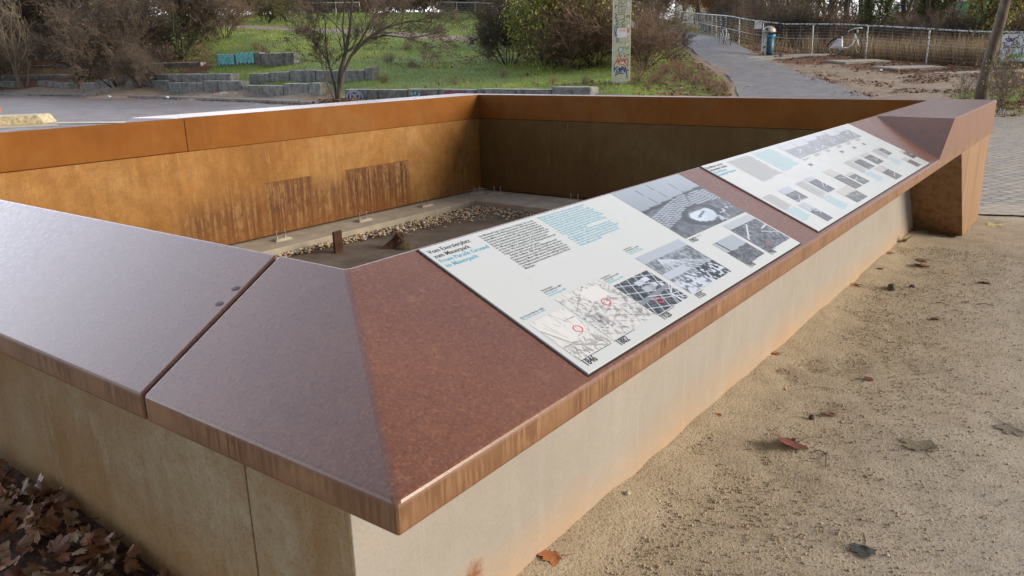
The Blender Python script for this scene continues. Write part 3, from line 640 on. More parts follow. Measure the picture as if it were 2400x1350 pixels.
# ---------------------------------------------------------------- information boards (lie on the slope of the right arm)
SL = math.hypot(WC, ZT-ZU); SC_, SS_ = WC/SL, (ZT-ZU)/SL
PN = np.array([0, -SS_, SC_])
def pxs(u, v):
    d = ray(u, v); o = CAM-np.array([0, 0, ZU]); tt = -(o @ PN)/(d @ PN); p = CAM+d*tt
    return p[0], p[1]*SC_+(p[2]-ZU)*SS_
def S3(x, s, h=0.0): return np.array([x, s*SC_, ZU+s*SS_])+PN*h
def slope_matrix():
    m = Matrix.Identity(4)
    for i in range(3): m[i][0] = (1, 0, 0)[i]; m[i][1] = (0, SC_, SS_)[i]; m[i][2] = PN[i]
    m[2][3] = ZU; return m
def text_mesh(name, lines, x, s, width, pitch, m, parent, bold=0.0, h=.0016, asp=None):
    """lines of print: left edge x, first baseline s (slope coords), widest line scaled to width"""
    cu = bpy.data.curves.new(name, 'FONT'); cu.body = '\n'.join(lines); cu.size = 1.0; cu.space_line = 1.0; cu.offset = bold; cu.resolution_u = 2
    o = bpy.data.objects.new(name, cu); COL.objects.link(o)
    dg = bpy.context.evaluated_depsgraph_get(); me = bpy.data.meshes.new_from_object(o.evaluated_get(dg)); bpy.data.objects.remove(o); bpy.data.curves.remove(cu)
    n = len(me.vertices); co = np.zeros(n*3); me.vertices.foreach_get('co', co); co = co.reshape(-1, 3)
    sx = width/max(co[:, 0].max(), 1e-6); sy = pitch if asp is None else sx*asp
    co[:, 0] = x+co[:, 0]*sx; co[:, 1] = s+co[:, 1]*sy; co[:, 2] = h
    me.vertices.foreach_set('co', co.ravel()); me.update(); me.name = name
    return link(name, me, m, parent)
def zpx(X, Y, o, k): return (o[0]+X/k, o[1]+Y/k)
Z1 = lambda X, Y: pxs(970+X/4.8, 440+Y/4.8)
Z2 = lambda X, Y: pxs(1200+X/4.8, 620+Y/4.8)
Z3 = lambda X, Y: pxs(1400+X/4.5, 400+Y/4.5)
Z4 = lambda X, Y: pxs(1640+X/8., 280+Y/8.)
Z5 = lambda X, Y: pxs(1760+X/5.714, 340+Y/5.714)
def paint(kind, nu, nv, seed):
    v, u = np.meshgrid(np.linspace(1, 0, nv), np.linspace(0, 1, nu), indexing='ij')   # v: 1 = top
    rg = np.random.default_rng(seed); a = fbm(u*5, v*4, 4, seed); f = fbm(u*26, v*20, 3, seed+9)
    def seg(x0, y0, x1, y1, w_):
        L2 = (x1-x0)**2+(y1-y0)**2+1e-9; t_ = np.clip(((u-x0)*(x1-x0)+(v-y0)*(y1-y0))/L2, 0, 1); return np.hypot(u-x0-t_*(x1-x0), (v-y0-t_*(y1-y0))*.8) < w_
    if kind == 'map':
        g = .72+.08*a
        for k in range(26):
            x, y, an, L_ = rg.random(), rg.random(), rg.choice([.3, 1.9, .9])+rg.normal()*.25, rg.uniform(.1, .45); g[seg(x, y, x+L_*math.cos(an), y+L_*math.sin(an), .0045)] = .34
        low = sstep(.45, .15, v+.15*(a-.5)); g = g-low*(f > .52)*.28
        g[seg(.3, .28, .75, .05, .02)] = .5; g[seg(.02, .75, .3, .3, .018)] = .5
    elif kind == 'city':
        g = .70+.08*a; th = .5; p = u*math.cos(th)-v*math.sin(th); q = u*math.sin(th)+v*math.cos(th)
        blk = ((p*9) % 1 < .12) | ((q*8) % 1 < .14); g = g-.22*blk*(f > .42)*sstep(.9, .5, v)
        for k in range(24): x, y, an, L_ = rg.random(), rg.random()*.8, rg.choice([.5, 2.07])+rg.normal()*.08, rg.uniform(.2, .7); g[seg(x, y, x+L_*math.cos(an), y+L_*math.sin(an), .004)] = .42
        g[(u > .1) & (u < .32) & (v > .25) & (v < .5) & ((u*60) % 1 < .55)] = .36; g = g-(f > .62)*.2
        g[(abs(u-.62) < .2) & (abs(v-.8) < .13)] = .78
    elif kind == 'aerial':
        g = .20+.35*(f-.3); th = .35; p = u*math.cos(th)-v*math.sin(th); q = u*math.sin(th)+v*math.cos(th)
        g[((p*5) % 1 < .07)] = .75; g[((q*4.3+.2) % 1 < .08)] = .72
        for (x, y, w1, h1, c1) in [(.52, .80, .10, .07, .68), (.72, .82, .09, .06, .74), (.50, .60, .09, .08, .62), (.64, .60, .07, .07, .55), (.76, .62, .05, .06, .7), (.88, .55, .04, .05, .72)]: g[(abs(u-x) < w1) & (abs(v-y) < h1)] = c1
        g[abs(v-.42-.1*(u-.5)) < .05] = .46
        for k in range(9): x, y = .78, .25; an = rg.uniform(0, 6.28); g[seg(x, y, x+.5*math.cos(an), y+.5*math.sin(an), .007)] = .8
    elif kind == 'stadium':
        hz = .58+.10*u; g = np.where(v > hz, .50+.12*(v-.5)+.05*a, .20+.30*(f-.35)+.12*a)
        g[(v <= hz) & (v > hz-.05)] = .14+.1*f[(v <= hz) & (v > hz-.05)]
        for k in range(7): y = .50-.035*k; g[(abs(v-y-.12*np.sin(u*3-.6)) < .008)] = .62
        e = ((u-.52)/.20)**2+((v-.22)/.15)**2; e = e*(.8+.5*a); g[(e > 1) & (e < 1.9)] = .2; g[(e < .75) & (v < .30)] = .62+.2*a[(e < .75) & (v < .30)]; g[seg(.44, .2, .58, .26, .01)] = .12
        for x, y in [(.26, .93), (.45, .97), (.70, .90)]: g[seg(x, y, x+.02, y-.36, .004)] = .25
        g[(u > .62) & (v < .12+.4*(u-.62)) & (v > .5*(u-.66)) & (f > .58)] = .66
    elif kind == 'yard':
        hz = .82; g = np.where(v > hz, .62, .30+.5*(f-.4)+.2*a)
        for k in range(11): x = .05+k*.09; g[seg(.25, .80, x*1.25, .25, .006+.004*(k % 2))] = .70
        g[(v < .32) & (f > .5)] = .72; g[(v < .35) & (u > .55) & (f < .55)] = .14; g[seg(.45, .7, .9, .3, .003)] = .1; g[(abs(v-.45) < .07) & (u < .5)] = .66
    elif kind == 'bush':
        hz = .55+.15*(a-.5); g = np.where(v > hz, .58, .22+.6*(f-.4)); g[seg(.15, .95, .2, .3, .03)] = .2
    else:
        hz = rg.uniform(.5, .85); g = np.where(v > hz, .62, .24+.55*(f-.4)+.2*(a-.5))
        for k in range(5): an = rg.uniform(-.6, .9); x, y = rg.random(), rg.random()*.6; g[seg(x, y, x+.6*math.cos(an), y+.6*math.sin(an), .012)] = rg.choice([.1, .75, .6])
    return np.clip(g, .03, .9)
def picture(q, kind, parent, seed, tint=(.86, .95, 1.12), fade=0.0, n=96, h=.0014):
    """q: TL, TR, BR, BL in slope coordinates"""
    xs = [p[0] for p in q]; ss = [p[1] for p in q]
    x0 = (q[0][0]+q[3][0])/2; x1 = (q[1][0]+q[2][0])/2; s1 = (q[0][1]+q[1][1])/2; s0 = (q[2][1]+q[3][1])/2
    nu = n; nv = max(8, int(n*(s1-s0)/max(x1-x0, .01)*1.0)); nv = min(nv, 160)
    g = paint(kind, nu, nv, seed); g = (np.clip((g-.5)*1.25+.46, .02, .95) if kind not in ('map', 'city') else g*.97)**1.7; g = g*(1-fade)+.7*fade
    ss_, xx = np.meshgrid(np.linspace(s1, s0, nv), np.linspace(x0, x1, nu), indexing='ij')
    V = np.stack([xx.ravel(), ss_.ravel(), np.full(nu*nv, h)], 1)
    I, J = np.meshgrid(np.arange(nv-1), np.arange(nu-1), indexing='ij'); I = I.ravel(); J = J.ravel()
    F = np.stack([I*nu+J, (I+1)*nu+J, (I+1)*nu+J+1, I*nu+J+1], 1)
    me = npmesh('picture', V, F, 4); at_ = me.color_attributes.new('Col', 'FLOAT_COLOR', 'POINT')
    C = np.clip(g.ravel()[:, None]*np.array(tint)[None], 0, .85); at_.data.foreach_set('color', np.column_stack([C, np.ones(len(C))]).astype(np.float32).ravel())
    return link('picture', me, M_PIC, parent)
def board(q, label):
    r = bpy.data.objects.new('information_board', None); COL.objects.link(r); r.matrix_world = slope_matrix() @ Matrix.Translation((0, 0, .005)); tag(r, label, 'information board', 'display boards on the sloping cap')
    x0 = (q[0][0]+q[3][0])/2; x1 = (q[1][0]+q[2][0])/2; s1 = (q[0][1]+q[1][1])/2; s0 = (q[2][1]+q[3][1])/2
    MB().box((x0, s0, -.006), (x1, s1, .0008)).build('board', M_BOARD, r, bevel=.0015)
    MB().box((x0-.005, s0-.005, -.0045), (x1+.004, s1+.004, -.0035)).build('dark_joint', M_GAP, r)
    return r, (x0, x1, s0, s1)
b1, B1 = board([pxs(977, 590), pxs(1585, 411), pxs(1878, 572), pxs(1377, 876)], 'white display board nearest the corner, headed Vom Exerzierplatz zum Mauerpark')
b2, B2 = board([pxs(1640, 393), pxs(1985, 291), pxs(2178, 383), pxs(1918, 543)], 'second white display board, near the raised end, with many small photographs')
# headings
p0 = Z1(175, 770); p1 = Z1(655, 640); pitch = (Z1(175, 770)[1]-Z1(385, 915)[1])/3
text_mesh('heading', ['Vom Exerzierplatz', 'zum Mauerpark'], p0[0], p0[1], p1[0]-p0[0], pitch, M_INK, b1, .003)
p2 = Z1(310, 865); p3 = Z1(850, 690)
text_mesh('heading', ['From Parade Ground', 'to Mauerpark'], p0[0], p0[1]-2*pitch, p3[0]-p2[0], pitch, M_CYAN, b1, .004)
DE = '''Der Mauerpark liegt in einer früheren Sandwüste, die vor den
Toren Berlins durch Abholzung entstand. 1825 legte das preu-
ßische Militär an ihrem östlichen Rand einen Exerzierplatz an.
Zwischen diesem und dem 1841 errichteten Stettiner Bahnhof
(heute Nordbahnhof) wurde 1862 die Bernauer Straße gebaut.
Neben dem Exerzierplatz stand seit 1877 ein Güterbahnhof, der
bis 1985 genutzt wurde. Anfang des 20. Jahrhunderts wurden
auf dem vom Militär aufgegebenen Gelände Sportstätten
errichtet. 1951 wurde dort für die III. Weltjugendfestspiele der
Friedrich-Ludwig-Jahn-Sportpark gebaut.
    Zwischen dem Sportareal und dem Bahngelände verlief
seit 1961 die Mauer. 1988 verlegte die DDR sie nach einem
Gebietsaustausch ein Stück in Richtung Westen. Nach der
Öffnung der Mauer 1989 eigneten sich Bürgerinitiativen den
früheren Mauerstreifen an. Aus den vielfältigen Aktivitäten
zur Begrünung des Grenzstreifens entstand seit 1992 der
Mauerpark.'''.split('\n')
EN = '''Mauerpark lies in the former sand desert that emerged outside
the gates of Berlin as a consequence of deforestation. The
Prussian military built a training area on its eastern edge in 1825.
Bernauer Strasse, the street that runs between the parade ground
and Stettiner Station (today Nordbahnhof), constructed in 1841,
was established in 1862. A freight depot that was in use until 1985
was situated next to the parade ground since 1877. In the early 20th
century, sports grounds were created on the disused military
grounds. Friedrich-Ludwig-Jahn-Sportpark was built there in 1951
for the 3rd World Youth Festival.
    The Wall, built in 1961, ran between the sports complex and
the railway grounds. In 1988, following an exchange of territory,
the GDR shifted the Wall a bit to the West. After the Wall opened
in 1989, citizens' groups took possession of the former border
strip. Various efforts to landscape the border strip led to the
creation of Mauerpark in 1992.'''.split('\n')
a = Z1(730, 575); b_ = Z1(1350, 390); c_ = Z1(1255, 930)
text_mesh('body_text', DE, a[0], a[1]-.002, (b_[0]-a[0])*1.02, (a[1]-c_[1])/16, M_INK, b1, .006)
a = Z1(1395, 365); b_ = Z1(1925, 212); c_ = Z1(1865, 668)
text_mesh('body_text', EN, a[0], a[1]-.002, (b_[0]-a[0])*1.06, (a[1]-c_[1])/15, M_CYAN, b1, .010)
# pictures on the first board
pics = [([Z2(180, 690), Z2(560, 510), Z2(1105, 885), Z2(760, 1105)], 'map', (.95, .98, 1.0), .1), ([Z2(465, 410), Z2(970, 180), Z2(1620, 585), Z2(1130, 870)], 'city', (.93, .97, 1.0), .05),
        ([Z2(1130, 260), Z2(1500, 88), Z2(1985, 378), Z2(1625, 590)], 'aerial', (.80, .92, 1.1), 0), ([Z3(390, 940), Z3(840, 740), Z3(1415, 1075), Z3(985, 1315)], 'yard', (.78, .92, 1.12), 0),
        ([Z3(135, 255), Z3(845, 50), Z3(1540, 440), Z3(940, 745)], 'stadium', (.76, .92, 1.14), 0), ([Z3(1210, 790), Z3(1400, 690), Z3(1775, 885), Z3(1550, 1000)], 'bush', (.8, .93, 1.1), 0),
        ([Z3(1315, 600), Z3(1560, 478), Z3(2040, 720), Z3(1785, 865)], 'other', (.82, .93, 1.08), 0)]
for i, (q, k, ti, fd) in enumerate(pics): picture(q, k, b1, 40+i, ti, fd)
for (X0, Y0, X1_, Y1_, Zf, tx) in [(838, 1168, 950, 1108, Z2, '1846'), (1215, 935, 1322, 880, Z2, '1882'), (1705, 645, 1790, 598, Z2, '1928'), (2100, 405, 2180, 365, Z2, '1935'),
                               (1000, 778, 1065, 748, Z3, '1963'), (1612, 1040, 1680, 1010, Z3, '1990'), (1832, 905, 1895, 876, Z3, '1996')]:
    p = Zf(X0, Y0); q = Zf(X1_, Y1_); text_mesh('year', [tx], p[0], p[1], max(q[0]-p[0], .052), .03, M_INK, b1, .012, asp=1.15)
def cap_text(Zf, X0, Y0, de, en, w_=.105, k=.0072):
    p = Zf(X0, Y0); text_mesh('caption', de, p[0], p[1], w_, k, M_INK, b1, .006); text_mesh('caption', en, p[0], p[1]-k*len(de), w_, k, M_CYAN, b1, .01)
cap_text(Z2, 95, 635, ['Der Norden Berlins, 1846'], ['The north of Berlin, 1846'], .10)
cap_text(Z2, 330, 325, ['Exerzierplatz', 'und Umgebung, 1882'], ['Parade ground', 'and surroundings, 1882'], .085, .0085)
cap_text(Z2, 1005, 185, ['Güterbahnhof', 'und Sportgelände, 1928'], ['Freight depot', 'and sports grounds, 1928'], .085, .0085)
cap_text(Z3, 275, 860, ['Güterbahnhof', 'der Nordbahn, um 1935'], ['Freight depot of the', 'northern line, ca. 1935'], .085, .0085)
for (X0, Y0, X1_, Y1_, Zf) in [(760, 1110, 1105, 912, Z2), (1140, 885, 1370, 755, Z2), (1640, 598, 1805, 500, Z2), (2040, 358, 2140, 308, Z2), (960, 748, 1085, 690, Z3), (1565, 1005, 1680, 948, Z3), (1795, 872, 1880, 835, Z3)]:
    p = Zf(X0, Y0); q = Zf(X1_, Y1_); m = MB(); x = p[0]
    while x < q[0]: w_ = RNG.uniform(.004, .012); m.add([(x, p[1]-.001, .0014), (x+w_, p[1]-.001, .0014), (x+w_, p[1]+.0007, .0014), (x, p[1]+.0007, .0014)], [(0, 1, 2, 3)]); x += w_+.002
    m.build('picture_credit', M_INK, b1)
for X0, Y0, Zf, R_ in [(733, 745, Z2, .013), (1050, 443, Z2, .014), (1645, 420, Z2, .013)]:
    p = Zf(X0, Y0); m = MB(); n = 28
    vs = [(p[0]+(R_+dd)*math.cos(6.283*i/n), p[1]+(R_+dd)*math.sin(6.283*i/n)*.85, .0022) for dd in (0, .0028) for i in range(n)]
    m.add(vs, [(i, (i+1) % n, n+(i+1) % n, n+i) for i in range(n)]).build('red_ring', M_RED, b1)
p = Z3(995, 400); q = Z3(1045, 425); MB().add([(p[0], p[1]+.003, .0022), (p[0], p[1]-.003, .0022), (q[0], q[1]-.004, .0022), (q[0], q[1]+.003, .0022)], [(0, 1, 2, 3)]).build('red_mark', M_RED, b1)
p = Z3(1795, 785); m = MB()
for k in range(5): an = k*1.256; m.add([(p[0]+.004*math.cos(an-.6), p[1]+.004*math.sin(an-.6), .0022), (p[0]+.015*math.cos(an), p[1]+.015*math.sin(an), .0022), (p[0]+.004*math.cos(an+.6), p[1]+.004*math.sin(an+.6), .0022)], [(0, 1, 2)])
m.build('red_mark', M_RED, b1)
# second board: headings, blocks of fine print too small to read drawn as word-length dashes
p = Z4(130, 955); q = Z4(405, 870); pt = (Z4(130, 955)[1]-Z4(365, 1085)[1])/3
text_mesh('heading', ['Die Mauer an der', 'Schwedter Straße'], p[0], p[1], Z4(515, 905)[0]-Z4(210, 1000)[0], pt, M_INK, b2, .008)
text_mesh('heading', ['The Wall on', 'Schwedter Strasse'], p[0], p[1]-2*pt, Z4(685, 985)[0]-Z4(365, 1085)[0], pt, M_CYAN, b2, .008)
def fine_print(x0, x1, s1, s0, n, m_, parent, rag=.12):
    b = MB(); pt = (s1-s0)/n
    for i in range(n):
        x = x0; xe = x1-(x1-x0)*abs(RNG.normal())*rag*.5 if i < n-1 else x0+(x1-x0)*.5; y = s1-pt*(i+.7)
        while x < xe:
            w_ = min(RNG.uniform(.006, .024), xe-x); hh = pt*RNG.uniform(.34, .42); b.add([(x, y, .0014), (x+w_, y, .0014), (x+w_, y+hh, .0014), (x, y+hh, .0014)], [(0, 1, 2, 3)]); x += w_+.0035
    return b.build('fine_print', m_, parent)
M_INKL = plain('grey_print', (.20, .20, .23), .3, var=.05); M_CYANL = plain('pale_cyan_print', (.22, .55, .70), .3, var=.05)
a = Z4(490, 815); b_ = Z4(890, 695); c_ = Z4(1200, 1180); fine_print(a[0], b_[0]+.02, a[1], c_[1], 20, M_INKL, b2)
a = Z4(960, 668); b_ = Z4(1300, 572); c_ = Z4(1560, 998); fine_print(a[0], b_[0]+.03, a[1], c_[1], 17, M_CYANL, b2)
x0, x1, s0, s1 = B2
for (TL, TR, BL, nl) in [((135, 720), (225, 680), (720, 1030), 27), ((575, 535), (668, 495), (1240, 875), 29), ((1225, 250), (1300, 222), (1715, 505), 26), ((1600, 90), (1660, 70), (1975, 278), 20)]:
    a = Z5(*TL); b_ = Z5(*TR); c_ = Z5(*BL); w_ = max(b_[0]-a[0], .12); mid = a[1]*.45+c_[1]*.55
    fine_print(a[0], a[0]+w_, a[1], mid, int(nl*.55), M_INKL, b2); fine_print(a[0], a[0]+w_, mid-.004, c_[1], int(nl*.45), M_CYANL, b2)
P5 = [((345, 625), (490, 570), (760, 715), (625, 780)), ((635, 815), (690, 785), (1110, 985), (1000, 1040)), ((685, 480), (795, 432), (1120, 600), (1045, 650)),
      ((945, 370), (1055, 335), (1490, 555), (1390, 600)), ((1250, 410), (1330, 375), (1585, 490), (1510, 545)), ((1125, 635), (1275, 560), (1560, 695), (1425, 785)),
      ((1310, 215), (1400, 170), (1665, 300), (1570, 335)), ((1450, 155), (1540, 110), (1775, 230), (1695, 270)), ((1640, 330), (1730, 280), (2035, 430), (1930, 465)),
      ((1665, 60), (1715, 38), (1895, 120), (1840, 145)), ((1980, 92), (2030, 75), (2210, 165), (2165, 195)), ((2005, 195), (2045, 175), (2280, 265), (2225, 305))]
for i, q in enumerate(P5): picture([Z5(*p) for p in q], 'other', b2, 70+i, (.95, .95, .93) if i > 2 else (.8, .92, 1.1), .0, 48)
a = Z4(1420, 520); b_ = Z4(1530, 490); c_ = Z4(1960, 715); d_ = Z4(1800, 770)
s_t, s_b = (a[1]+b_[1])/2, (c_[1]+d_[1])/2; xp = a[0]; wdt = .21
for i in range(6):
    if xp+wdt > x1-.03: break
    picture([(xp, s_t), (xp+wdt, s_t), (xp+wdt, s_b), (xp, s_b)], 'other', b2, 90+i, (.85, .93, 1.06), .25, 48)
    fine_print(xp, xp+wdt*.6, s_b-.006, s_b-.03, 3, M_INKL, b2, .6); xp += wdt+.006
for (X0, Y0) in [(770, 280), (1195, 105), (1360, 48), (1490, 0)]:
    p = Z5(X0, Y0); b = MB()
    for k in range(4): b.add([(p[0]+k*.013, p[1]-.012, .0014), (p[0]+k*.013+.008, p[1]-.012, .0014), (p[0]+k*.013+.008, p[1]+.008, .0014), (p[0]+k*.013, p[1]+.008, .0014)], [(0, 1, 2, 3)])
    b.build('faded_year', M_INKL, b2)

# ---------------------------------------------------------------- fallen leaves
def leaf_mesh(name, seed, lobes=5, size=.055, curl=.35):
    rg = np.random.default_rng(seed); pts = []
    lob = [(-2.35, .45), (-1.35, .75), (-.62, .92), (0, 1.0), (.62, .92), (1.35, .75), (2.35, .45)] if lobes == 5 else [(-1.6, .5), (-.7, .7), (0, 1.), (.7, .7), (1.6, .5)]
    for i, (a, r) in enumerate(lob):
        r = r*rg.uniform(.85, 1.1)
        if lobes == 5: pts += [(a-.27, r*.74), (a-.19, r*.86), (a-.10, r*.84), (a, r), (a+.10, r*.84), (a+.19, r*.86), (a+.27, r*.74)]
        else: pts += [(a-.3, r*.8), (a, r), (a+.3, r*.8)]
        if i < len(lob)-1: pts.append(((a+lob[i+1][0])/2, .58*rg.uniform(.85, 1.1) if lobes == 5 else r*.85))
    V = [(0, 0, 0)]; F = []; n = len(pts); kx, ky, ph = rg.uniform(-curl, curl)*1.5, rg.uniform(-curl, curl)*2, rg.uniform(0, 6)
    for ring in (.5, 1.0):
        for a, r in pts:
            x, y = r*ring*math.sin(a), r*ring*math.cos(a)+.15
            z = kx*x*x+ky*y*y*.6+curl*.25*math.sin(3*a+ph)*ring**2+.03*abs(math.sin(a*2.5))*ring
            V.append((x, y, z))
    for i in range(n):
        j = (i+1) % n
        if i < n-1 or lobes != 5: F.append((0, 1+i, 1+j))
        if i < n-1: F.append((1+i, 1+n+i, 1+n+j, 1+j))
    V = [(x*size, y*size, z*size) for x, y, z in V]; b = MB(); b.add(V, F)
    b.tube([(0, 0, 0), (0, -.4*size, .02*size), (.1*size, -.95*size, .12*size)], [.0016, .0013, .0010], 4, 1)
    me = b.mesh(name, True); return me
def leaf_mat(name, stops, rough=.45):
    t = NT(name); oi = t.n('ObjectInfo'); c = t.ramp(oi.outputs['Random'], stops); t.t.nodes[-1]
    c = t.mix(t.ramp(t.noise(28, 4, t.pos(obj=True), .7), [(.4, 0.0), (.7, .55)]), c, (.06, .03, .018)); t.base(c); t.rough(rough); t.bump(t.noise(60, 3, t.pos(obj=True)), .4, .002); return t.m
ML = leaf_mat('brown_leaf', [(0, (.22, .10, .05)), (.25, (.36, .14, .05)), (.42, (.19, .07, .045)), (.6, (.42, .22, .10)), (.8, (.30, .22, .13)), (1, (.55, .40, .25))], .5)
for e in [n for n in ML.node_tree.nodes if n.type == 'VALTORGB'][:1]: e.color_ramp.interpolation = 'LINEAR'
MLS = plain('leaf_stalk', (.10, .05, .03), .6)
def one(c, r=.5): return plain('leaf_tone', c, r, 0, .35, 30, bump=.3)
LM = [leaf_mesh('leaf', 100+i, 5 if i % 3 else 3, .06, .22+.14*(i % 3)) for i in range(9)]
for me in LM: me.materials.append(ML); me.materials.append(MLS)
# heap along the foot of the left wall
def heap_h(x, y): return .085*math.exp(-((x-.0)/.42)**2)+.012
V = []; nx_, ny_ = 24, 70
for i in range(nx_+1):
    for j in range(ny_+1):
        x = -1.1+1.36*i/nx_; y = -.2+6.5*j/ny_; ed = float(np.clip((y-1.0)/.8, 0, 1))
        V.append((x, y, heap_h(x, y)*ed+float(fbm(x*14, y*14, 3, 6)-.5)*.05*ed-.005-.03*(1-ed)-.03*(i == 0)))
F = [(i*(ny_+1)+j, (i+1)*(ny_+1)+j, (i+1)*(ny_+1)+j+1, i*(ny_+1)+j+1) for i in range(nx_) for j in range(ny_)]
t = NT('leaf_mould'); t.base(t.ramp(t.noise(22, 5, None, .8), [(.35, (.03, .017, .01)), (.5, (.09, .045, .025)), (.65, (.17, .09, .05)), (.75, (.26, .17, .1))])); t.rough(.6); t.bump(t.noise(30, 5, None, .8), 1, .03); M_MOULD = t.m
tag(link('leaf_litter', npmesh('leaf_litter', V, np.array(F), 4), M_MOULD), 'matted brown leaf litter heaped along the left wall', 'leaf litter', kind='stuff')
for k in range(300):
    y = 1.22+1.45*RNG.random()**1.15; x = .19-abs(RNG.normal())*.26
    if x < -.75: continue
    o = bpy.data.objects.new('fallen_leaf', LM[k % 9]); COL.objects.link(o); s = RNG.uniform(.5, 1.15); o.scale = (s*RNG.uniform(.8, 1.1), s, s*RNG.uniform(.6, 1.5))
    ed = float(np.clip((y-1.0)/.8, 0, 1))
    o.location = (min(x, .20), y, heap_h(x, y)*ed+RNG.uniform(.0, .05)); o.rotation_euler = (RNG.normal()*.5, RNG.normal()*.5, RNG.uniform(0, 6.28))
    tag(o, 'damp brown maple leaf in the heap at the foot of the left wall', 'leaf', 'leaves heaped against the left wall')
LC = {'rust': one((.33, .12, .045)), 'maroon': one((.14, .035, .028)), 'olive': one((.20, .165, .10)), 'grey': one((.045, .05, .05), .6), 'tan': one((.36, .22, .12)), 'yellow': one((.55, .50, .16)), 'brown': one((.15, .075, .04))}
single = [(1307, 1318, 'rust', 1, .75, 'small orange leaf against the wall foot near the bottom edge of the picture', 40, .2), (2028, 1272, 'grey', 3, .95, 'folded dark grey leaf lying on the sand, lowest on the right', 100, .3),
 (1868, 1035, 'maroon', 2, 1.15, 'large maroon maple leaf with a bent stalk on the sand', 70, .3), (2165, 1050, 'olive', 4, 1.35, 'large flat olive maple leaf with a long stalk pointing left', -60, .05), (2358, 990, 'olive', 5, 1.1, 'pale brown maple leaf at the right edge of the picture', 130, .1),
 (1955, 967, 'brown', 0, .6, 'small curled brown leaf above the maroon maple leaf', 60, .3), (1690, 982, 'rust', 6, .35, 'tiny orange leaf fragment close to the wall foot', 0, .3), (2045, 887, 'maroon', 7, .5, 'small dark red leaf alone in the middle of the sand', 30, .3),
 (2195, 742, 'tan', 8, .55, 'small tan leaf with thin stalk halfway across the sand', 90, .2), (2312, 658, 'rust', 1, .75, 'bright rust leaf right of the dark stone', 80, .35), (2165, 617, 'rust', 2, 1.1, 'pair-sized orange maple leaf below the steel leg', 80, .15),
 (2160, 607, 'brown', 5, .8, 'dark leaf tucked behind the orange maple leaf', 100, .1), (2010, 675, 'tan', 4, .85, 'ochre leaf at the wall foot beside the dark stone', 20, .4), (1990, 668, 'brown', 3, .75, 'brown leaf leaning on the wall foot', 150, .5), (2095, 570, 'brown', 2, 1.0, 'curled leaf standing against the wall near the steel leg', 200, .9),
 (2083, 595, 'tan', 6, .7, 'pale orange leaf just left of the steel leg', 100, .1), (2145, 545, 'maroon', 7, .9, 'reddish leaf in the shadow left of the steel leg', 20, .4), (2235, 551, 'rust', 8, .7, 'rust leaf at the front foot of the steel leg', 80, .3), (2335, 522, 'yellow', 4, 1.35, 'yellow green maple leaf near the cobbles', 90, .1),
 (1820, 832, 'rust', 0, .55, 'orange leaf beside the row of footprints', 60, .3), (2065, 632, 'rust', 1, .5, 'small rust leaf between wall and orange maple leaf', 80, .1), (2270, 705, 'brown', 2, .3, 'dark scrap of leaf on open sand', 10, .1), (2180, 545, 'tan', 3, .8, 'tan leaf in front of the dark side of the steel leg', 80, .1)]
for (u, v, cl, mi, sc, lb, az, tl) in single:
    p = onz(u, v, 0); me = LM[mi].copy(); me.materials[0] = LC[cl]; o = bpy.data.objects.new('fallen_leaf', me); COL.objects.link(o)
    yy_ = min(p[1], WY-.03); o.location = (p[0], yy_, surf(p[0], yy_)+.004); o.scale = (sc*1.45, sc*1.45, sc*(.35+.8*tl)); o.rotation_euler = (tl*.35, -tl*.2, math.radians(az)); tag(o, lb, 'leaf', 'single leaves scattered on the sand')
# stones, cigarette end, twigs
def rock(u, v, s, c, lb, name='stone', cat='stone'):
    p = onz(u, v, 0.0); bm = bmesh.new(); bmesh.ops.create_icosphere(bm, subdivisions=2, radius=1)
    for q in bm.verts: q.co *= 1+random.uniform(-.16, .16)
    for q in bm.verts: q.co.x *= s[0]; q.co.y *= s[1]; q.co.z *= s[2]
    me = bpy.data.meshes.new(name); bm.to_mesh(me); bm.free(); o = link(name, me, plain('stone_surface', c, .8, 0, .3, 20, bump=.6)); o.location = (p[0], p[1], surf(p[0], p[1])+s[2]*.45); o.rotation_euler = (0, 0, random.uniform(-.6, .2)); tag(o, lb, cat)
rock(2090, 675, (.055, .03, .03), (.08, .06, .05), 'dark angular stone on the sand near the wall')
rock(2138, 670, (.022, .018, .016), (.07, .035, .03), 'small dark maroon pebble right of the angular stone')
rock(1902, 977, (.014, .012, .016), (.08, .045, .035), 'dark round nut between the maroon leaf and a curled leaf', 'nut', 'nut')
rock(1470, 1172, (.014, .011, .009), (.42, .37, .28), 'pale pebble in the gravel near the foot of the right wall')
rock(2080, 1295, (.008, .008, .007), (.55, .5, .42), 'pale pebble beside the dark grey leaf')
p = onz(1842, 913, 0); m = MB(); m.tube([(-.012, 0, .004), (.006, 0, .004)], .0038, 10, 0); m.tube([(.006, 0, .004), (.014, 0, .004)], .0038, 10, 1)
o = m.build('cigarette_end', [plain('cork_paper', (.65, .36, .12), .7), plain('white_paper', (.7, .68, .62), .7)]); o.location = (p[0], p[1], surf(p[0], p[1])); o.rotation_euler = (0, 0, .3); tag(o, 'orange cigarette end lying on the sand', 'cigarette end')
MTW = plain('twig_bark', (.09, .055, .04), .8)
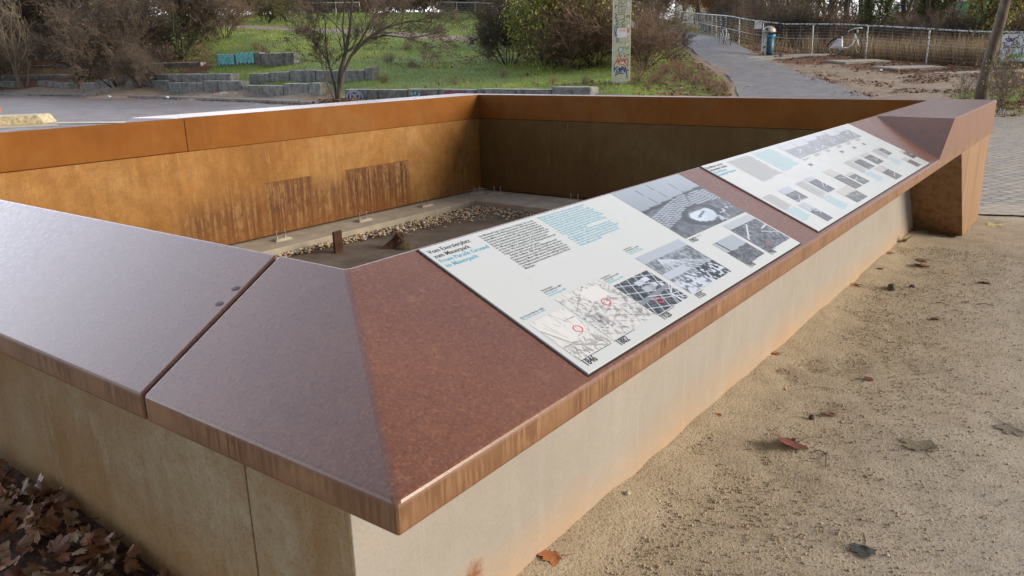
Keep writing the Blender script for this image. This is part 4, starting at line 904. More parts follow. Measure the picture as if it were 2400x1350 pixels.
for i, (u0, v0, u1, v1, lb) in enumerate([(1907, 1052, 1938, 1058, 'thin brown twig running right from the maroon maple leaf'), (1938, 1055, 1936, 1090, 'short upright looking twig below the bent stalk'), (2290, 708, 2330, 712, 'dark twig on grey sand at the right'), (2195, 704, 2225, 712, 'short dark twig left of the right hand edge'),
                                          (1868, 1250, 1890, 1245, 'short curled twig in the lower sand'), (2310, 960, 2330, 966, 'dark twig scrap above the pale maple leaf'), (2145, 604, 2190, 608, 'long dark twig behind the orange maple leaf')]):
    a = onz(u0, v0, .004); b_ = onz(u1, v1, .004); a[2] = surf(a[0], a[1])+.003; b_[2] = surf(b_[0], b_[1])+.003; md = (a+b_)/2+np.array([.004, .003, .008]); m = MB(); m.tube([a, md, b_], [.0028, .0022, .0014], 5)
    tag(m.build('twig', MTW), lb, 'twig', 'twigs on the sand')
# grit over the near sand
n = 26000; P_ = np.column_stack([RNG.uniform(-.4, 8, n), RNG.uniform(-2.4, WY, n), np.zeros(n)])
wgt = np.exp(-np.hypot(P_[:, 0]-1.2, P_[:, 1]+.2)/2.6)+.25; P_ = P_[RNG.random(n) < wgt]
P_[:, 2] = (fbm(P_[:, 0]*2.2, P_[:, 1]*2.2, 4, 3)-.5)*.02-.010+.05*np.exp(-(WY-P_[:, 1])/.12)*.45
tag(stones('gravel_grit', P_, RNG.uniform(.0014, .0045, len(P_))*RNG.uniform(.6, 1, len(P_)), np.array([(.32, .26, .18), (.40, .33, .24), (.36, .30, .22), (.46, .40, .32), (.22, .19, .155)]), M_STONE, False), 'fine gravel and grit loose on the sand', 'gravel', kind='stuff')

n = 16000; x = RNG.uniform(-.3, 6.5, n); y = WY-.04-np.abs(RNG.normal(size=n))*.55; z = (fbm(x*2.2, y*2.2, 4, 3)-.5)*.02-.009+.05*np.exp(-(WY-y)/.12)*.45
tag(stones('gravel_clods', np.column_stack([x, y, z]), RNG.uniform(.002, .0065, n)*RNG.uniform(.5, 1, n), np.array([(.40, .32, .215), (.36, .28, .185), (.47, .39, .28), (.27, .21, .14)]), M_STONE, False, .7), 'crumbly gravel clods gathered along the foot of the right wall', 'gravel', kind='stuff')
m = MB(); nL = np.array([-(ZT-ZU), 0, WL])/math.hypot(ZT-ZU, WL)
for (u, v, a_, b_, r_) in [(553, 676, .013, .007, .5), (514, 712, .013, .007, .4)]:
    d = ray(u, v); o_ = CAM-np.array([0, 0, ZU]); p = CAM+d*(-(o_ @ nL)/(d @ nL)); e1 = np.array([0, 1., 0]); e2 = np.cross(nL, e1)
    m.add([p+nL*.0012+e1*(a_*math.cos(t_)*math.cos(r_)-b_*math.sin(t_)*math.sin(r_))+e2*(a_*math.cos(t_)*math.sin(r_)+b_*math.sin(t_)*math.cos(r_)) for t_ in np.linspace(0, 6.283, 17)[:-1]], [tuple(range(16))])
m.build('water_stains', plain('dark_stain', (.06, .04, .045), .6, 0, .3, 60, False), enc)
# ---------------------------------------------------------------- granite block terraces
def block_mesh(L, H, Dp, seed):
    rg = np.random.default_rng(seed); nx_, ny_, nz_ = max(4, int(L/.12)), 3, 4; bm = bmesh.new(); bmesh.ops.create_cube(bm, size=1)
    bmesh.ops.subdivide_edges(bm, edges=bm.edges[:], cuts=4, use_grid_fill=True)
    for q in bm.verts:
        x, y, z = q.co; n_ = fbm(np.array([x*L*2.3+seed]), np.array([z*2+y*2.1+seed*.7]), 3, seed)[0]-.5
        e = (abs(x) > .45)+(abs(y) > .45)+(abs(z) > .45)
        k = .955 if e >= 2 else 1
        q.co = Vector((x*L*(1 if e < 2 else .985)+0*n_, y*Dp*k+(n_*.035 if abs(y) > .45 else 0), (z*(k if abs(y) > .45 else 1)+.5)*H+(n_*.03 if z > .4 else 0)))
    me = bpy.data.meshes.new('granite_block'); bm.to_mesh(me); bm.free(); return me
def place_block(a, b_, H, label, z=None, Dp=.48, seed=0, paint_=None):
    a = np.array(a); b_ = np.array(b_); L = np.linalg.norm(b_-a)-.03; c_ = (a+b_)/2; an = math.atan2(*(b_-a)[::-1]); nn_ = np.array([-math.sin(an), math.cos(an)])
    if nn_ @ F2 < 0: nn_ = -nn_
    c2 = c_+nn_*Dp/2; zz_ = (min(Z(*a), Z(*b_))-.06) if z is None else z
    o = link('granite_block', block_mesh(L, H, Dp, seed), M_GRAN); o.location = (c2[0], c2[1], zz_); o.rotation_euler = (0, 0, an); tag(o, label, 'stone block', 'granite blocks of the terraces'); return o, (a, b_, zz_, nn_)
def along(pts, lens):
    """split a polyline given in (u,d) into block end points"""
    P = [np.array(xy(*p)) for p in pts]; cum = [0]
    for i in range(len(P)-1): cum.append(cum[-1]+np.linalg.norm(P[i+1]-P[i]))
    out = []; s = 0; k = 0
    xs = [p[0] for p in P]; ys = [p[1] for p in P]
    f = lambda s: np.array([np.interp(s, cum, xs), np.interp(s, cum, ys)])
    while s < cum[-1]-.4: L = lens[k % len(lens)]; out.append((f(s), f(min(s+L, cum[-1])))); s += L; k += 1
    return out
ORD = ['first', 'second', 'third', 'fourth', 'fifth', 'sixth', 'seventh', 'eighth', 'ninth', 'tenth', 'eleventh', 'twelfth', 'thirteenth', 'fourteenth', 'fifteenth']
BL = {}
def row(key, pts, lens, H, desc, Dp=.48, z=None):
    L = along(pts, lens); BL[key] = [place_block(a, b_, H, f'{desc}, {ORD[min(i, 14)]} from left', z, Dp, hash(key) % 50+i if False else len(key)*7+i) for i, (a, b_) in enumerate(L)]
row('front', [(178, 49.2), (300, 45.4), (450, 40.4), (600, 37), (745, 33.2)], [2.1, 1.6, 1.3, 2.0, 1.7, 1.9], .58, 'grey granite block in lowest row by kerb')
row('right', [(800, 31.6), (1000, 29.3), (1200, 26.8), (1412, 24.6)], [1.75, 1.45, 1.5, 1.8], .53, 'granite block in row just behind steel wall')
row('mid', [(318, 45.2), (430, 42), (545, 39.2)], [1.5, 1.7, 1.4], .62, 'dark granite block in middle row left of gap', z=.5)
row('midr', [(578, 39.6), (760, 36), (868, 34.2)], [1.7, 1.5, 1.9], .58, 'granite block in middle row behind small tree')
row('top', [(506, 45.0), (572, 44.0), (630, 43.4), (690, 42.6)], [1.6], .72, 'granite block in upper row by green slope')
row('topl', [(325, 48), (470, 46)], [1.9], .55, 'dark granite block in upper row under bushes', z=1.15)
row('farfront', [(-20, 55), (28, 53.6)], [1.4], .5, 'granite block at left picture edge, lowest row')
row('farfront2', [(80, 52.6), (155, 50)], [1.3, .9], .42, 'low mossy granite block left of lowest row')
row('t2', [(-30, 57), (185, 52.5)], [2.0, 1.5], .62, 'granite block in second tier under left bushes', z=.5)
row('t3', [(55, 58), (270, 53)], [2.1, 1.6], .62, 'granite block in third tier under left bushes', z=1.12)
row('t4', [(60, 60), (125, 58.5)], [1.8], .6, 'granite block in fourth tier under left bushes', z=1.85)
row('t5', [(68, 62), (108, 61)], [1.5], .55, 'granite block in topmost tier under left bushes', z=2.5)
# painted marks as ribbons lying on a plane: P = O + x*ex + z*ez
def ribbon(name, polys, wd, O, ex, ez, nrm, mat, parent, h=.004):
    b = MB(); O = np.array(O, float); ex = np.array(ex, float); ez = np.array(ez, float); nrm = np.array(nrm, float)
    for pl in polys:
        pl = [np.array(p, float) for p in pl]
        if len(pl) == 1 or (len(pl) > 2 and isinstance(pl[-1], str)): continue
        for i in range(len(pl)-1):
            d = pl[i+1]-pl[i]; L = np.linalg.norm(d)+1e-9; q = np.array([-d[1], d[0]])/L*wd/2; e = d/L*wd*.35
            c4 = [pl[i]-e-q, pl[i+1]+e-q, pl[i+1]+e+q, pl[i]-e+q]; b.add([O+c[0]*ex+c[1]*ez+nrm*(h+.0004*i) for c in c4], [(0, 1, 2, 3)])
    o = b.build(name, mat); o.parent = parent
    if parent is not None: bpy.context.view_layer.update(); o.matrix_parent_inverse = parent.matrix_world.inverted()
    return o
def scribble(n, x0, x1, z0, z1, seed, k=5):
    rg = np.random.default_rng(seed); P = []
    for i in range(n):
        cx = x0+(x1-x0)*(i+.5)/n; rx = (x1-x0)/n*.55; rz = (z1-z0)/2; ph = rg.uniform(0, 6); a = [(cx+rx*math.cos(ph+t_*rg.uniform(.9, 1.3))*rg.uniform(.5, 1), (z0+z1)/2+rz*math.sin(ph+t_*1.1)*rg.uniform(.5, 1)) for t_ in np.linspace(0, 5.2, k+2)]; P.append(a)
    return P
M_TURQ = plain('turquoise_paint', (.22, .66, .72), .6, var=.25); M_WHITEP = plain('white_paint', (.62, .65, .66), .6); M_BLUEP = plain('blue_paint', (.02, .06, .22), .6, var=.3)
M_REDP = plain('red_paint', (.50, .03, .03), .6); M_BLACKP = plain('black_paint', (.02, .02, .022), .6); M_MAG = plain('magenta_paint', (.28, .03, .12), .6, var=.4); M_LILAC = plain('lilac_paint', (.42, .47, .62), .6, var=.3)
M_PURP = plain('purple_paint', (.07, .03, .13), .6); M_GREENP = plain('green_paint', (.06, .55, .09), .6); M_LTB = plain('pale_blue_paint', (.42, .60, .66), .6); M_ORAN = plain('orange_paint', (.60, .16, .04), .6); M_PINK = plain('pink_paint', (.55, .25, .25), .6)
def on_block(key, i, mat, polys, wd, name='graffiti'):
    o, (a, b_, z, nn_) = BL[key][i]; ex = (b_-a)/np.linalg.norm(b_-a)
    sgn = 1 if ex @ R2 > 0 else -1
    st = a if sgn > 0 else b_
    return ribbon(name, polys, wd, (st[0], st[1], z), (ex[0]*sgn, ex[1]*sgn, 0), (0, 0, 1), (-nn_[0], -nn_[1], 0), mat, o, .045)
for i, dx_ in ((0, .25), (1, 0)):
    if i < len(BL['top']):
        zig = [[(dx_+.05+k*.11, .66+.05*math.sin(k*2.1)), (dx_+.06+k*.11+.02*math.sin(k), .14+.12*abs(math.sin(k*1.3)))] for k in range(11)]
        on_block('top', i, M_TURQ, zig, .10)
        on_block('top', i, M_BLACKP, scribble(4, dx_+.3, dx_+1.1, .25, .6, 5+i), .012, 'graffiti_outline')
on_block('right', 0, M_LILAC, [[(.25+.42*math.cos(t_)*1.0+.35, .27+.2*math.sin(t_)) for t_ in np.linspace(0, 6.3, 14)], [(.62+.25*math.cos(t_), .27+.12*math.sin(t_*2)) for t_ in np.linspace(0, 6.3, 14)]], .06)
on_block('right', 2, M_TURQ, [[(.25, .36), (.28, .36)], [(.42, .38), (.45, .38)], [(.34, .24), (.37, .24)], [(.52, .26), (.55, .26)], [(.6, .34), (.63, .34)]], .09)
on_block('right', 2, M_MAG, [[(1.0+.2*math.cos(t_), .22+.14*math.sin(t_)) for t_ in np.linspace(0, 3.2, 8)]], .025)
on_block('right', 3, M_MAG, scribble(7, .3, 1.35, .25, .48, 3), .05)
on_block('front', 6, M_TURQ, scribble(3, .4, 1.2, .1, .4, 9), .012)
on_block('mid', 1, M_WHITEP, [[(.2, .5), (.2, .1)], [(.45, .52), (.46, .15)], [(.9, .5), (.92, .12)]], .04)

# pale concrete bench block and painted post at the left edge
MY = plain('lichen_concrete', (.50, .44, .30), .85, 0, .45, 9, obj=False, bump=.5)
pA = np.array([onz(102, 279, .0)[0], onz(102, 291, 0)[1]])
q0 = onz(104, 291, 0)[:2]; q1 = onz(-260, 306, 0)[:2]; dr = (q1-q0)/np.linalg.norm(q1-q0); nn_ = np.array([-dr[1], dr[0]]); nn_ = nn_ if nn_ @ F2 > 0 else -nn_
m = MB(); Hh = .26
m.add([(*(q0), 0), (*(q1), 0), (*(q1+nn_*1.3), 0), (*(q0+nn_*1.1-dr*.15), 0), (*(q0+dr*.08), Hh), (*q1, Hh), (*(q1+nn_*1.3), Hh), (*(q0+nn_*1.05), Hh)], [(0, 3, 2, 1), (4, 5, 6, 7), (0, 1, 5, 4), (1, 2, 6, 5), (2, 3, 7, 6), (3, 0, 4, 7)])
tag(m.build('concrete_block', MY, bevel=.03, seg=3), 'low pale concrete block stained with lichen at the left edge', 'concrete block')
q2 = q0-dr*1.6
quadsheet('sand_apron', [q0-nn_*1.2-dr*.6, q1-nn_*1.2, q1, q0-dr*.3], plain('pale_sand', (.48, .38, .24), .9, 0, .15, 3, False, .3), 'pale sand in front of the concrete block', .018, 6)
quadsheet('concrete_edging', [q0-dr*.2-nn_*.35, q0-dr*2.4-nn_*1.5, q0-dr*2.7-nn_*.9, q0-dr*.1+nn_*.35], M_CONCP, 'pale flat concrete edging right of the block', .03, 6)
pp = onz(-11, 262, Hh); m = MB(); m.box((-.12, -.12, 0), (.12, .12, .16)); r = empty('painted_post', tuple(pp), 'painted post standing on the concrete block at the left edge, turquoise over orange', 'post')
m.build('post_foot', M_ORAN, r); MB().box((-.115, -.115, .16), (.115, .115, .62)).build('post_shaft', M_TURQ, r); MB().box((-.118, -.118, .45), (.118, .118, 1.3)).build('post_panel', M_WHITEP, r)

# ---------------------------------------------------------------- sign pillar with stickers
u_, d_ = 1457, 27.0; c0 = on(u_, d_); rgt = np.array([R2[0], R2[1], 0]); fwd = np.array([F2[0], F2[1], 0])
PW = 41*d_*math.cos(PITCH)/FPX
r = empty('concrete_pillar', tuple(c0), 'tall pale concrete pillar covered with stickers and graffiti', 'pillar', rz=math.atan2(R2[1], R2[0]))
M_PIL = plain('pale_green_concrete', (.42, .45, .36), .8, 0, .14, 4, True, .4)
MB().box((-PW/2, 0, -.3), (PW/2, .22, 4.2)).build('pillar_shaft', M_PIL, r, bevel=.012)
sc1 = PW/41.                                                     # metres per photo pixel on the pillar
def PP(X, Y, k=13.5, ox=1430, oy=0): return ((ox+X/k-1457)*sc1, (190-(oy+Y/k))*sc1)
PA = lambda X, Y: PP(X, Y, 13.5, 1430, 0)
PB = lambda X, Y: PP(X, Y, 12.85, 1430, 95)
def onp(name, polys, wd, mat, h=.002):
    b = MB()
    for pl in polys:
        for i in range(len(pl)-1):
            a = np.array(pl[i]); c = np.array(pl[i+1]); d = c-a; L = np.linalg.norm(d)+1e-9; q = np.array([-d[1], d[0]])/L*wd/2; e = d/L*wd*.3
            b.add([(p[0], -h-.0003*i, p[1]) for p in (a-e-q, c+e-q, c+e+q, a-e+q)], [(0, 1, 2, 3)])
    return b.build(name, mat, r)
def stick(name, X0, Y0, X1, Y1, mat, F_=PA, h=.003):
    a = F_(X0, Y0); c = F_(X1, Y1); return MB().add([(a[0], -h, c[1]), (c[0], -h, c[1]), (c[0], -h, a[1]), (a[0], -h, a[1])], [(0, 1, 2, 3)]).build(name, mat, r)
M_GROOVE = plain('letter_shadow', (.10, .11, .085), .8)
L_ = lambda F_, pts: [F_(*p) for p in pts]
onp('incised_letters', [L_(PA, [(245, -60), (245, 80)]), L_(PA, [(245, -60), (340, -50), (345, 50), (300, 60)]), L_(PA, [(380, 50), (460, 45)]),
    L_(PA, [(248, 270), (248, 150), (300, 105), (345, 150), (348, 260), (285, 265)]), L_(PA, [(380, 190), (485, 80)]), L_(PA, [(370, 255), (460, 250)]),
    L_(PA, [(250, 450), (250, 320)]), L_(PA, [(280, 440), (345, 435), (355, 325)]), L_(PA, [(380, 435), (445, 430), (450, 300)]), L_(PA, [(230, 490), (420, 480), (445, 560), (410, 625), (255, 640)]),
    L_(PA, [(245, 805), (470, 650)]), L_(PA, [(260, 855), (460, 850)]), L_(PA, [(350, 810), (385, 770), (380, 810), (455, 798)]), L_(PB, [(270, 350), (235, 400), (215, 450)]), L_(PB, [(290, 345), (280, 430), (310, 465), (345, 400), (320, 385)]), L_(PB, [(380, 345), (440, 345)])], .018, M_GROOVE)
onp('blue_tag', [L_(PA, [(140, 440), (190, 500), (140, 580), (200, 590), (165, 690), (235, 660), (240, 730)]), L_(PA, [(90, 790), (130, 950), (150, 1140)]), L_(PA, [(225, 740), (165, 800), (160, 880), (230, 870), (190, 740)]),
    L_(PA, [(200, 900), (165, 1010), (180, 1120), (230, 1080), (215, 1180), (200, 1280), (240, 1310), (280, 1250), (250, 1180)])], .020, M_BLUEP)
onp('red_tag', [L_(PB, [(85, 690), (160, 640), (240, 490), (260, 640)]), L_(PB, [(190, 590), (290, 590)]), L_(PB, [(285, 600), (320, 490), (360, 590), (420, 490), (430, 600)]), L_(PB, [(530, 560), (520, 495), (460, 530), (450, 590), (540, 720), (555, 560)]), L_(PB, [(270, 660), (370, 660), (450, 715)])], .024, M_REDP)
onp('dark_blue_tag', [L_(PB, [(135, 715), (130, 880)]), L_(PB, [(140, 800), (230, 720), (170, 800), (240, 900), (300, 870), (270, 760), (340, 800), (300, 860)]), L_(PB, [(330, 900), (370, 730), (410, 820), (450, 900), (460, 740), (500, 860), (560, 830)]),
    L_(PB, [(160, 990), (250, 935), (410, 930)]), L_(PB, [(190, 880), (180, 950)]), L_(PB, [(480, 760), (530, 1060)]), L_(PB, [(230, 820), (440, 810)]), L_(PB, [(340, 770), (420, 760)])], .030, M_BLUEP)
onp('pale_blue_wave', [L_(PB, [(200, 1180), (240, 1135), (290, 1165), (340, 1125), (380, 1165), (440, 1130), (500, 1150)])], .035, M_LTB)
onp('blue_eye_drawing', [L_(PB, [(245, 240), (270, 185), (430, 185), (360, 250), (320, 310), (265, 310), (245, 240)])], .014, M_BLUEP); stick('blue_patch', 270, 200, 350, 300, M_LTB, PB, .0015)
stick('paper_notice', 215, 895, 520, 1170, plain('white_notice', (.66, .66, .80), .6)); stick('notice_heading', 280, 930, 475, 985, plain('faded_orange_print', (.70, .40, .28), .6), PA, .0045)
stick('orange_sticker', 530, 905, 580, 1030, M_ORAN); stick('white_sticker', 510, 120, 592, 262, plain('lilac_sticker', (.55, .57, .66), .5)); stick('white_sticker', 525, 780, 590, 870, M_WHITEP)
stick('white_sticker', 540, 1040, 600, 1110, M_WHITEP); stick('black_frame_sticker', 498, 512, 605, 575, M_BLACKP); stick('sticker_inlay', 520, 530, 585, 558, M_PIL, PA, .004)
stick('dark_sticker', 140, 215, 200, 240, M_BLACKP); stick('dark_sticker', 140, 215, 158, 300, M_BLACKP); stick('white_sticker', 165, 245, 195, 290, M_WHITEP); stick('dark_sticker', 505, -20, 610, 20, M_BLACKP)
stick('green_sticker', 485, 165, 565, 240, M_GREENP, PB); stick('white_sticker', 470, 60, 545, 130, M_WHITEP, PB); stick('dark_sticker', 455, 45, 500, 65, M_BLACKP, PB)
m = MB(); a = [PB(420, 405), PB(570, 365), PB(578, 405), PB(430, 455)]; m.add([(p[0], -.003, p[1]) for p in a], [(0, 3, 2, 1)]); m.build('black_frame_sticker', M_BLACKP, r)
m = MB(); a = [PB(440, 418), PB(552, 388), PB(556, 402), PB(444, 435)]; m.add([(p[0], -.0045, p[1]) for p in a], [(0, 3, 2, 1)]); m.build('sticker_inlay', M_WHITEP, r)
stick('white_sticker', 320, 600, 410, 645, M_WHITEP, PB)
rg_ = np.random.default_rng(5)
for k in range(22): x, y = rg_.uniform(110, 590), rg_.uniform(20, 1340); s_ = rg_.uniform(8, 24); stick('sticker_scrap', x, y, x+s_, y+s_*rg_.uniform(.5, 1.6), [M_BLACKP, M_WHITEP, M_GROOVE][k % 3], PA, .0022)
a = PA(650, 650); m = MB(); m.add([(PW/2, .03, a[1]), (PW/2+.09, -.01, a[1]-.07), (PW/2+.12, .0, a[1]-.14), (PW/2+.07, .03, a[1]-.17), (PW/2+.1, .01, a[1]-.27), (PW/2+.02, .03, a[1]-.2)], [(0, 1, 2, 3), (0, 3, 4, 5)]); m.build('torn_paper', M_WHITEP, r)

# ---------------------------------------------------------------- railing
FK = [(1530, 135), (1565, 112), (1600, 85), (1650, 56), (1700, 43.5), (1760, 39.6), (1835, 38.3), (1967, 36.2), (2114, 34), (2280, 32.2), (2420, 30.5), (2560, 29)]
FP = [np.array(xy(*k)) for k in FK]; cum = [0]
for i in range(len(FP)-1): cum.append(cum[-1]+np.linalg.norm(FP[i+1]-FP[i]))
FBZ = [1.6+d/math.cos(0)*0 for u, d in FK]
def fpt(s): return np.array([np.interp(s, cum, [p[0] for p in FP]), np.interp(s, cum, [p[1] for p in FP])])
zsm = [Z(*p) for p in FP]
def fz_(s): return np.interp(s, cum, zsm)
t = NT('stickered_rail'); c = t.ramp(t.noise(1.0, 1, t.pos((9, 9, 9)), .4), [(.44, (.10, .14, .15)), (.47, (.62, .66, .66)), (.60, (.50, .55, .56)), (.62, (.16, .22, .24))]); t.base(c); t.rough(.5); M_RAILT = t.m
M_RAIL = plain('grey_painted_steel', (.33, .36, .36), .5, .3, .2, 4, False)
rl = empty('railing', (float(FP[0][0]), float(FP[0][1]), float(zsm[0])), 'long grey metal railing along the path and behind the parked bicycles', 'railing')
def par(o): bpy.context.view_layer.update(); o.parent = rl; o.matrix_parent_inverse = rl.matrix_world.inverted(); return o
FH = 1.28
ss = np.arange(0, cum[-1], 1.0)
par(MB().tube([(*fpt(s), fz_(s)+FH) for s in ss], .034, 8).build('top_rail', M_RAILT, smooth=True))
par(MB().tube([(*fpt(s), fz_(s)+.66) for s in ss], .018, 6).build('middle_rail', M_RAIL, smooth=True))
wm = MB()
for h_ in (.12, .26, .40, .53, .80, .92, 1.04, 1.16): wm.tube([(*fpt(s), fz_(s)+h_+.02*math.sin(s*1.7+h_*9)) for s in ss if s > cum[2]], .0045, 3)
for s in np.arange(cum[2], cum[-1], .85): p = fpt(s); wm.tube([(*p, fz_(s)+.1), (*p, fz_(s)+FH)], .0035, 3)
par(wm.build('wire_mesh', M_RAIL))
sp = [float(s) for s in np.arange(2.5, cum[-1], 2.55)]
for s in sp:
    p = fpt(s); pd = fpt(s+.1)-fpt(s-.1); nn_ = np.array([pd[1], -pd[0]]); nn_ = nn_/np.linalg.norm(nn_)*.02
    m = MB(); m.tube([(p[0]-nn_[0]*3, p[1]-nn_[1]*3, fz_(s)-.2), (*p, fz_(s)+FH-.03)], .034, 6); par(m.build('post', M_RAILT if int(s) % 3 else M_RAIL))
# paper notice on the rail
s = np.interp(1772, [k[0] for k in FK], cum); p = fpt(s)-F2*.06; z = fz_(s)+FH
m = MB(); m.add([(*(p-R2*.17), z-.36), (*(p+R2*.19), z-.34), (*(p+R2*.18), z+.03), (*(p-R2*.16), z+.02)], [(0, 1, 2, 3)])
tag(m.build('paper_notice', plain('crumpled_paper', (.50, .54, .62), .8, 0, .2, 20)), 'crumpled pale paper notice tied to the railing left of the litter bin', 'notice')
# white painted banner on the railing at the right
s0_ = np.interp(2344, [k[0] for k in FK], cum); s1_ = s0_+2.6; a = fpt(s0_)-F2*.09; b_ = fpt(s1_)-F2*.09; ex = (b_-a)/np.linalg.norm(b_-a); nr = np.array([ex[1], -ex[0]]); nr = nr if nr @ F2 < 0 else -nr
zb = fz_(s0_)+.20; r = empty('graffiti_banner', (a[0], a[1], zb), 'white board with purple, black and green graffiti fixed to the railing at the right', 'banner', rz=math.atan2(ex[1], ex[0]))
kk = 1/ (FPX/(31*math.cos(PITCH)))*1.0    # metres per photo pixel at the board
hB = 62*kk; MB().box((0, 0, 0), (2.6, .02, hB)).build('board', plain('white_board', (.62, .68, .70), .6, 0, .1, 3), r)
def BP(X, Y): return ((X/15.-43)*kk*1.03, hB-(Y/15.-14)*kk*1.0)
def onb(name, polys, wd, mat):
    b = MB(); sg = -1 if True else 1
    for pl in polys:
        pl = [BP(*q) for q in pl]
        for i in range(len(pl)-1):
            a = np.array(pl[i]); c = np.array(pl[i+1]); d = c-a; L = np.linalg.norm(d)+1e-9; q = np.array([-d[1], d[0]])/L*wd/2; e = d/L*wd*.3
            b.add([(p[0], -.004-.0003*i, p[1]) for p in (a-e-q, c+e-q, c+e+q, a-e+q)], [(0, 1, 2, 3)])
    return b.build(name, mat, r)
onb('purple_tag', [[(760, 370), (960, 365), (850, 460), (760, 370)], [(855, 270), (850, 360)], [(890, 460), (900, 390), (930, 460)], [(960, 470), (960, 380), (1010, 470), (1020, 350)], [(710, 495), (820, 520)], [(750, 520), (755, 680)], [(760, 600), (830, 590), (800, 680)], [(920, 620), (870, 600), (860, 660), (920, 660)], [(940, 710), (850, 800), (840, 870), (900, 850), (960, 760), (930, 710)]], .035, M_PURP)
onb('black_script', [[(1150, 345), (1060, 345), (1040, 400), (1130, 440), (1160, 480), (1030, 500), (980, 580), (1150, 560), (1170, 500)], [(970, 600), (980, 680), (1100, 670), (1170, 600)], [(1165, 620), (1190, 690), (1300, 640), (1340, 600), (1400, 600), (1430, 660), (1330, 690)], [(1330, 690), (1340, 930)], [(1430, 680), (1600, 620), (1700, 700), (1780, 640)], [(1215, 515), (1230, 520)]], .03, M_BLACKP)
onb('green_arrow', [[(980, 960), (1160, 900), (1060, 1010), (980, 960)], [(1080, 950), (1130, 930)], [(1190, 960), (1450, 965)]], .085, M_GREENP)
onb('black_scrawl', [[(1010, 1040), (1160, 950)], [(690, 960), (800, 900)], [(1220, 900), (1430, 880)], [(1140, 290), (1170, 240), (1200, 290), (1250, 240), (1290, 310)], [(1300, 330), (1340, 480)], [(1450, 940), (1440, 840), (1560, 830), (1540, 950)], [(900, 1070), (960, 1020)], [(1210, 1010), (1260, 1025)]], .018, M_BLACKP)

# ---------------------------------------------------------------- litter bin
c0 = at(1797, 131); r = empty('litter_bin', tuple(c0), 'dome topped litter bin with graffiti and blue liner beside the path', 'litter bin', rz=math.atan2(R2[1], R2[0]))
t = NT('graffiti_metal'); c = t.ramp(t.noise(1, 3, t.pos((7, 7, 3.5), True), .7), [(.40, (.03, .035, .05)), (.45, (.50, .56, .52)), (.56, (.60, .66, .62)), (.60, (.10, .16, .22)), (.66, (.5, .56, .5))]); t.base(c); t.rough(.5); M_BINW = t.m
M_BINB = plain('blue_grey_bin', (.05, .14, .22), .5, .1, .5, 5)
m = MB(); m.box((-.24, -.12, 0), (-.06, .14, .98)); m.build('support_column', M_BINW, r, bevel=.03)
m = MB(); m.lathe([(0, .02), (.18, .02), (.185, .3), (.19, .80), (0, .80)], 20, (.10, 0, 0)); m.build('container', M_BINB, r, smooth=True)
m = MB(); m.lathe([(.20, .78), (.225, .84), (.22, .90), (.16, .91), (.16, .88)], 20, (.10, 0, 0)); m.build('blue_liner', plain('light_blue_plastic', (.05, .33, .62), .4), r, smooth=True)
prof = [(.30, .98)]+[(.30*math.cos(a), 1.02+.24*math.sin(a)) for a in np.linspace(0, 1.55, 8)]+[(0, 1.262)]
m = MB(); m.lathe([(0, .98)]+prof, 24, (.03, 0, 0)); m.build('dome_lid', plain('scratched_dome', (.42, .38, .36), .45, .1, .5, 7), r, smooth=True)
m = MB(); n = 18; m.add([(-.12+.095*math.cos(6.283*i/n), -.235+.03*math.sin(6.283*i/n), 1.12+.07*math.sin(6.283*i/n)) for i in range(n)], [tuple(range(n))]); m.build('round_opening', M_BLACKP, r)
m = MB(); m.box((-.04, -.285, .90), (.24, -.20, .99)); m.build('slot_opening', M_BLACKP, r)
m = MB(); m.box((-.06, -.10, .88), (.0, .12, 1.0)); m.build('neck', M_BINW, r)

# ---------------------------------------------------------------- bicycles
def wheel(r_, parent, x, y=0, tyre=None, R_=.335, steer=0, white=False):
    e = bpy.data.objects.new('wheel', MB().ring(R_-.02, .019, n=32, k=8).mesh('tyre', True)); COL.objects.link(e); e.data.materials.append(M_TYRE); e.parent = parent; e.location = (x, y, R_); e.rotation_euler = (0, 0, steer)
    b = MB(); b.ring(R_-.042, .010, n=32, k=6); b.build('rim', M_RIMW if white else M_RIM, e, True)
    b = MB()
    for k in range(16):
        a = k*2*math.pi/16; b.tube([(.02*math.cos(a+.6), (-1)**k*.025, .02*math.sin(a+.6)), ((R_-.05)*math.cos(a), 0, (R_-.05)*math.sin(a))], .0015, 3)
    b.tube([(0, -.05, 0), (0, .05, 0)], .022, 8); b.build('spokes', M_RIM, e); return e
M_TYRE = plain('black_rubber', (.015, .015, .016), .7); M_RIM = plain('alloy', (.5, .5, .5), .35, .7); M_RIMW = plain('cream_rim', (.62, .60, .52), .5); M_BWH = plain('white_bicycle_paint', (.80, .82, .86), .3, 0, .06); M_BBK = plain('black_plastic', (.02, .02, .024), .45)
M_LBL = plain('pale_blue_panel', (.50, .60, .75), .4, 0, .1)
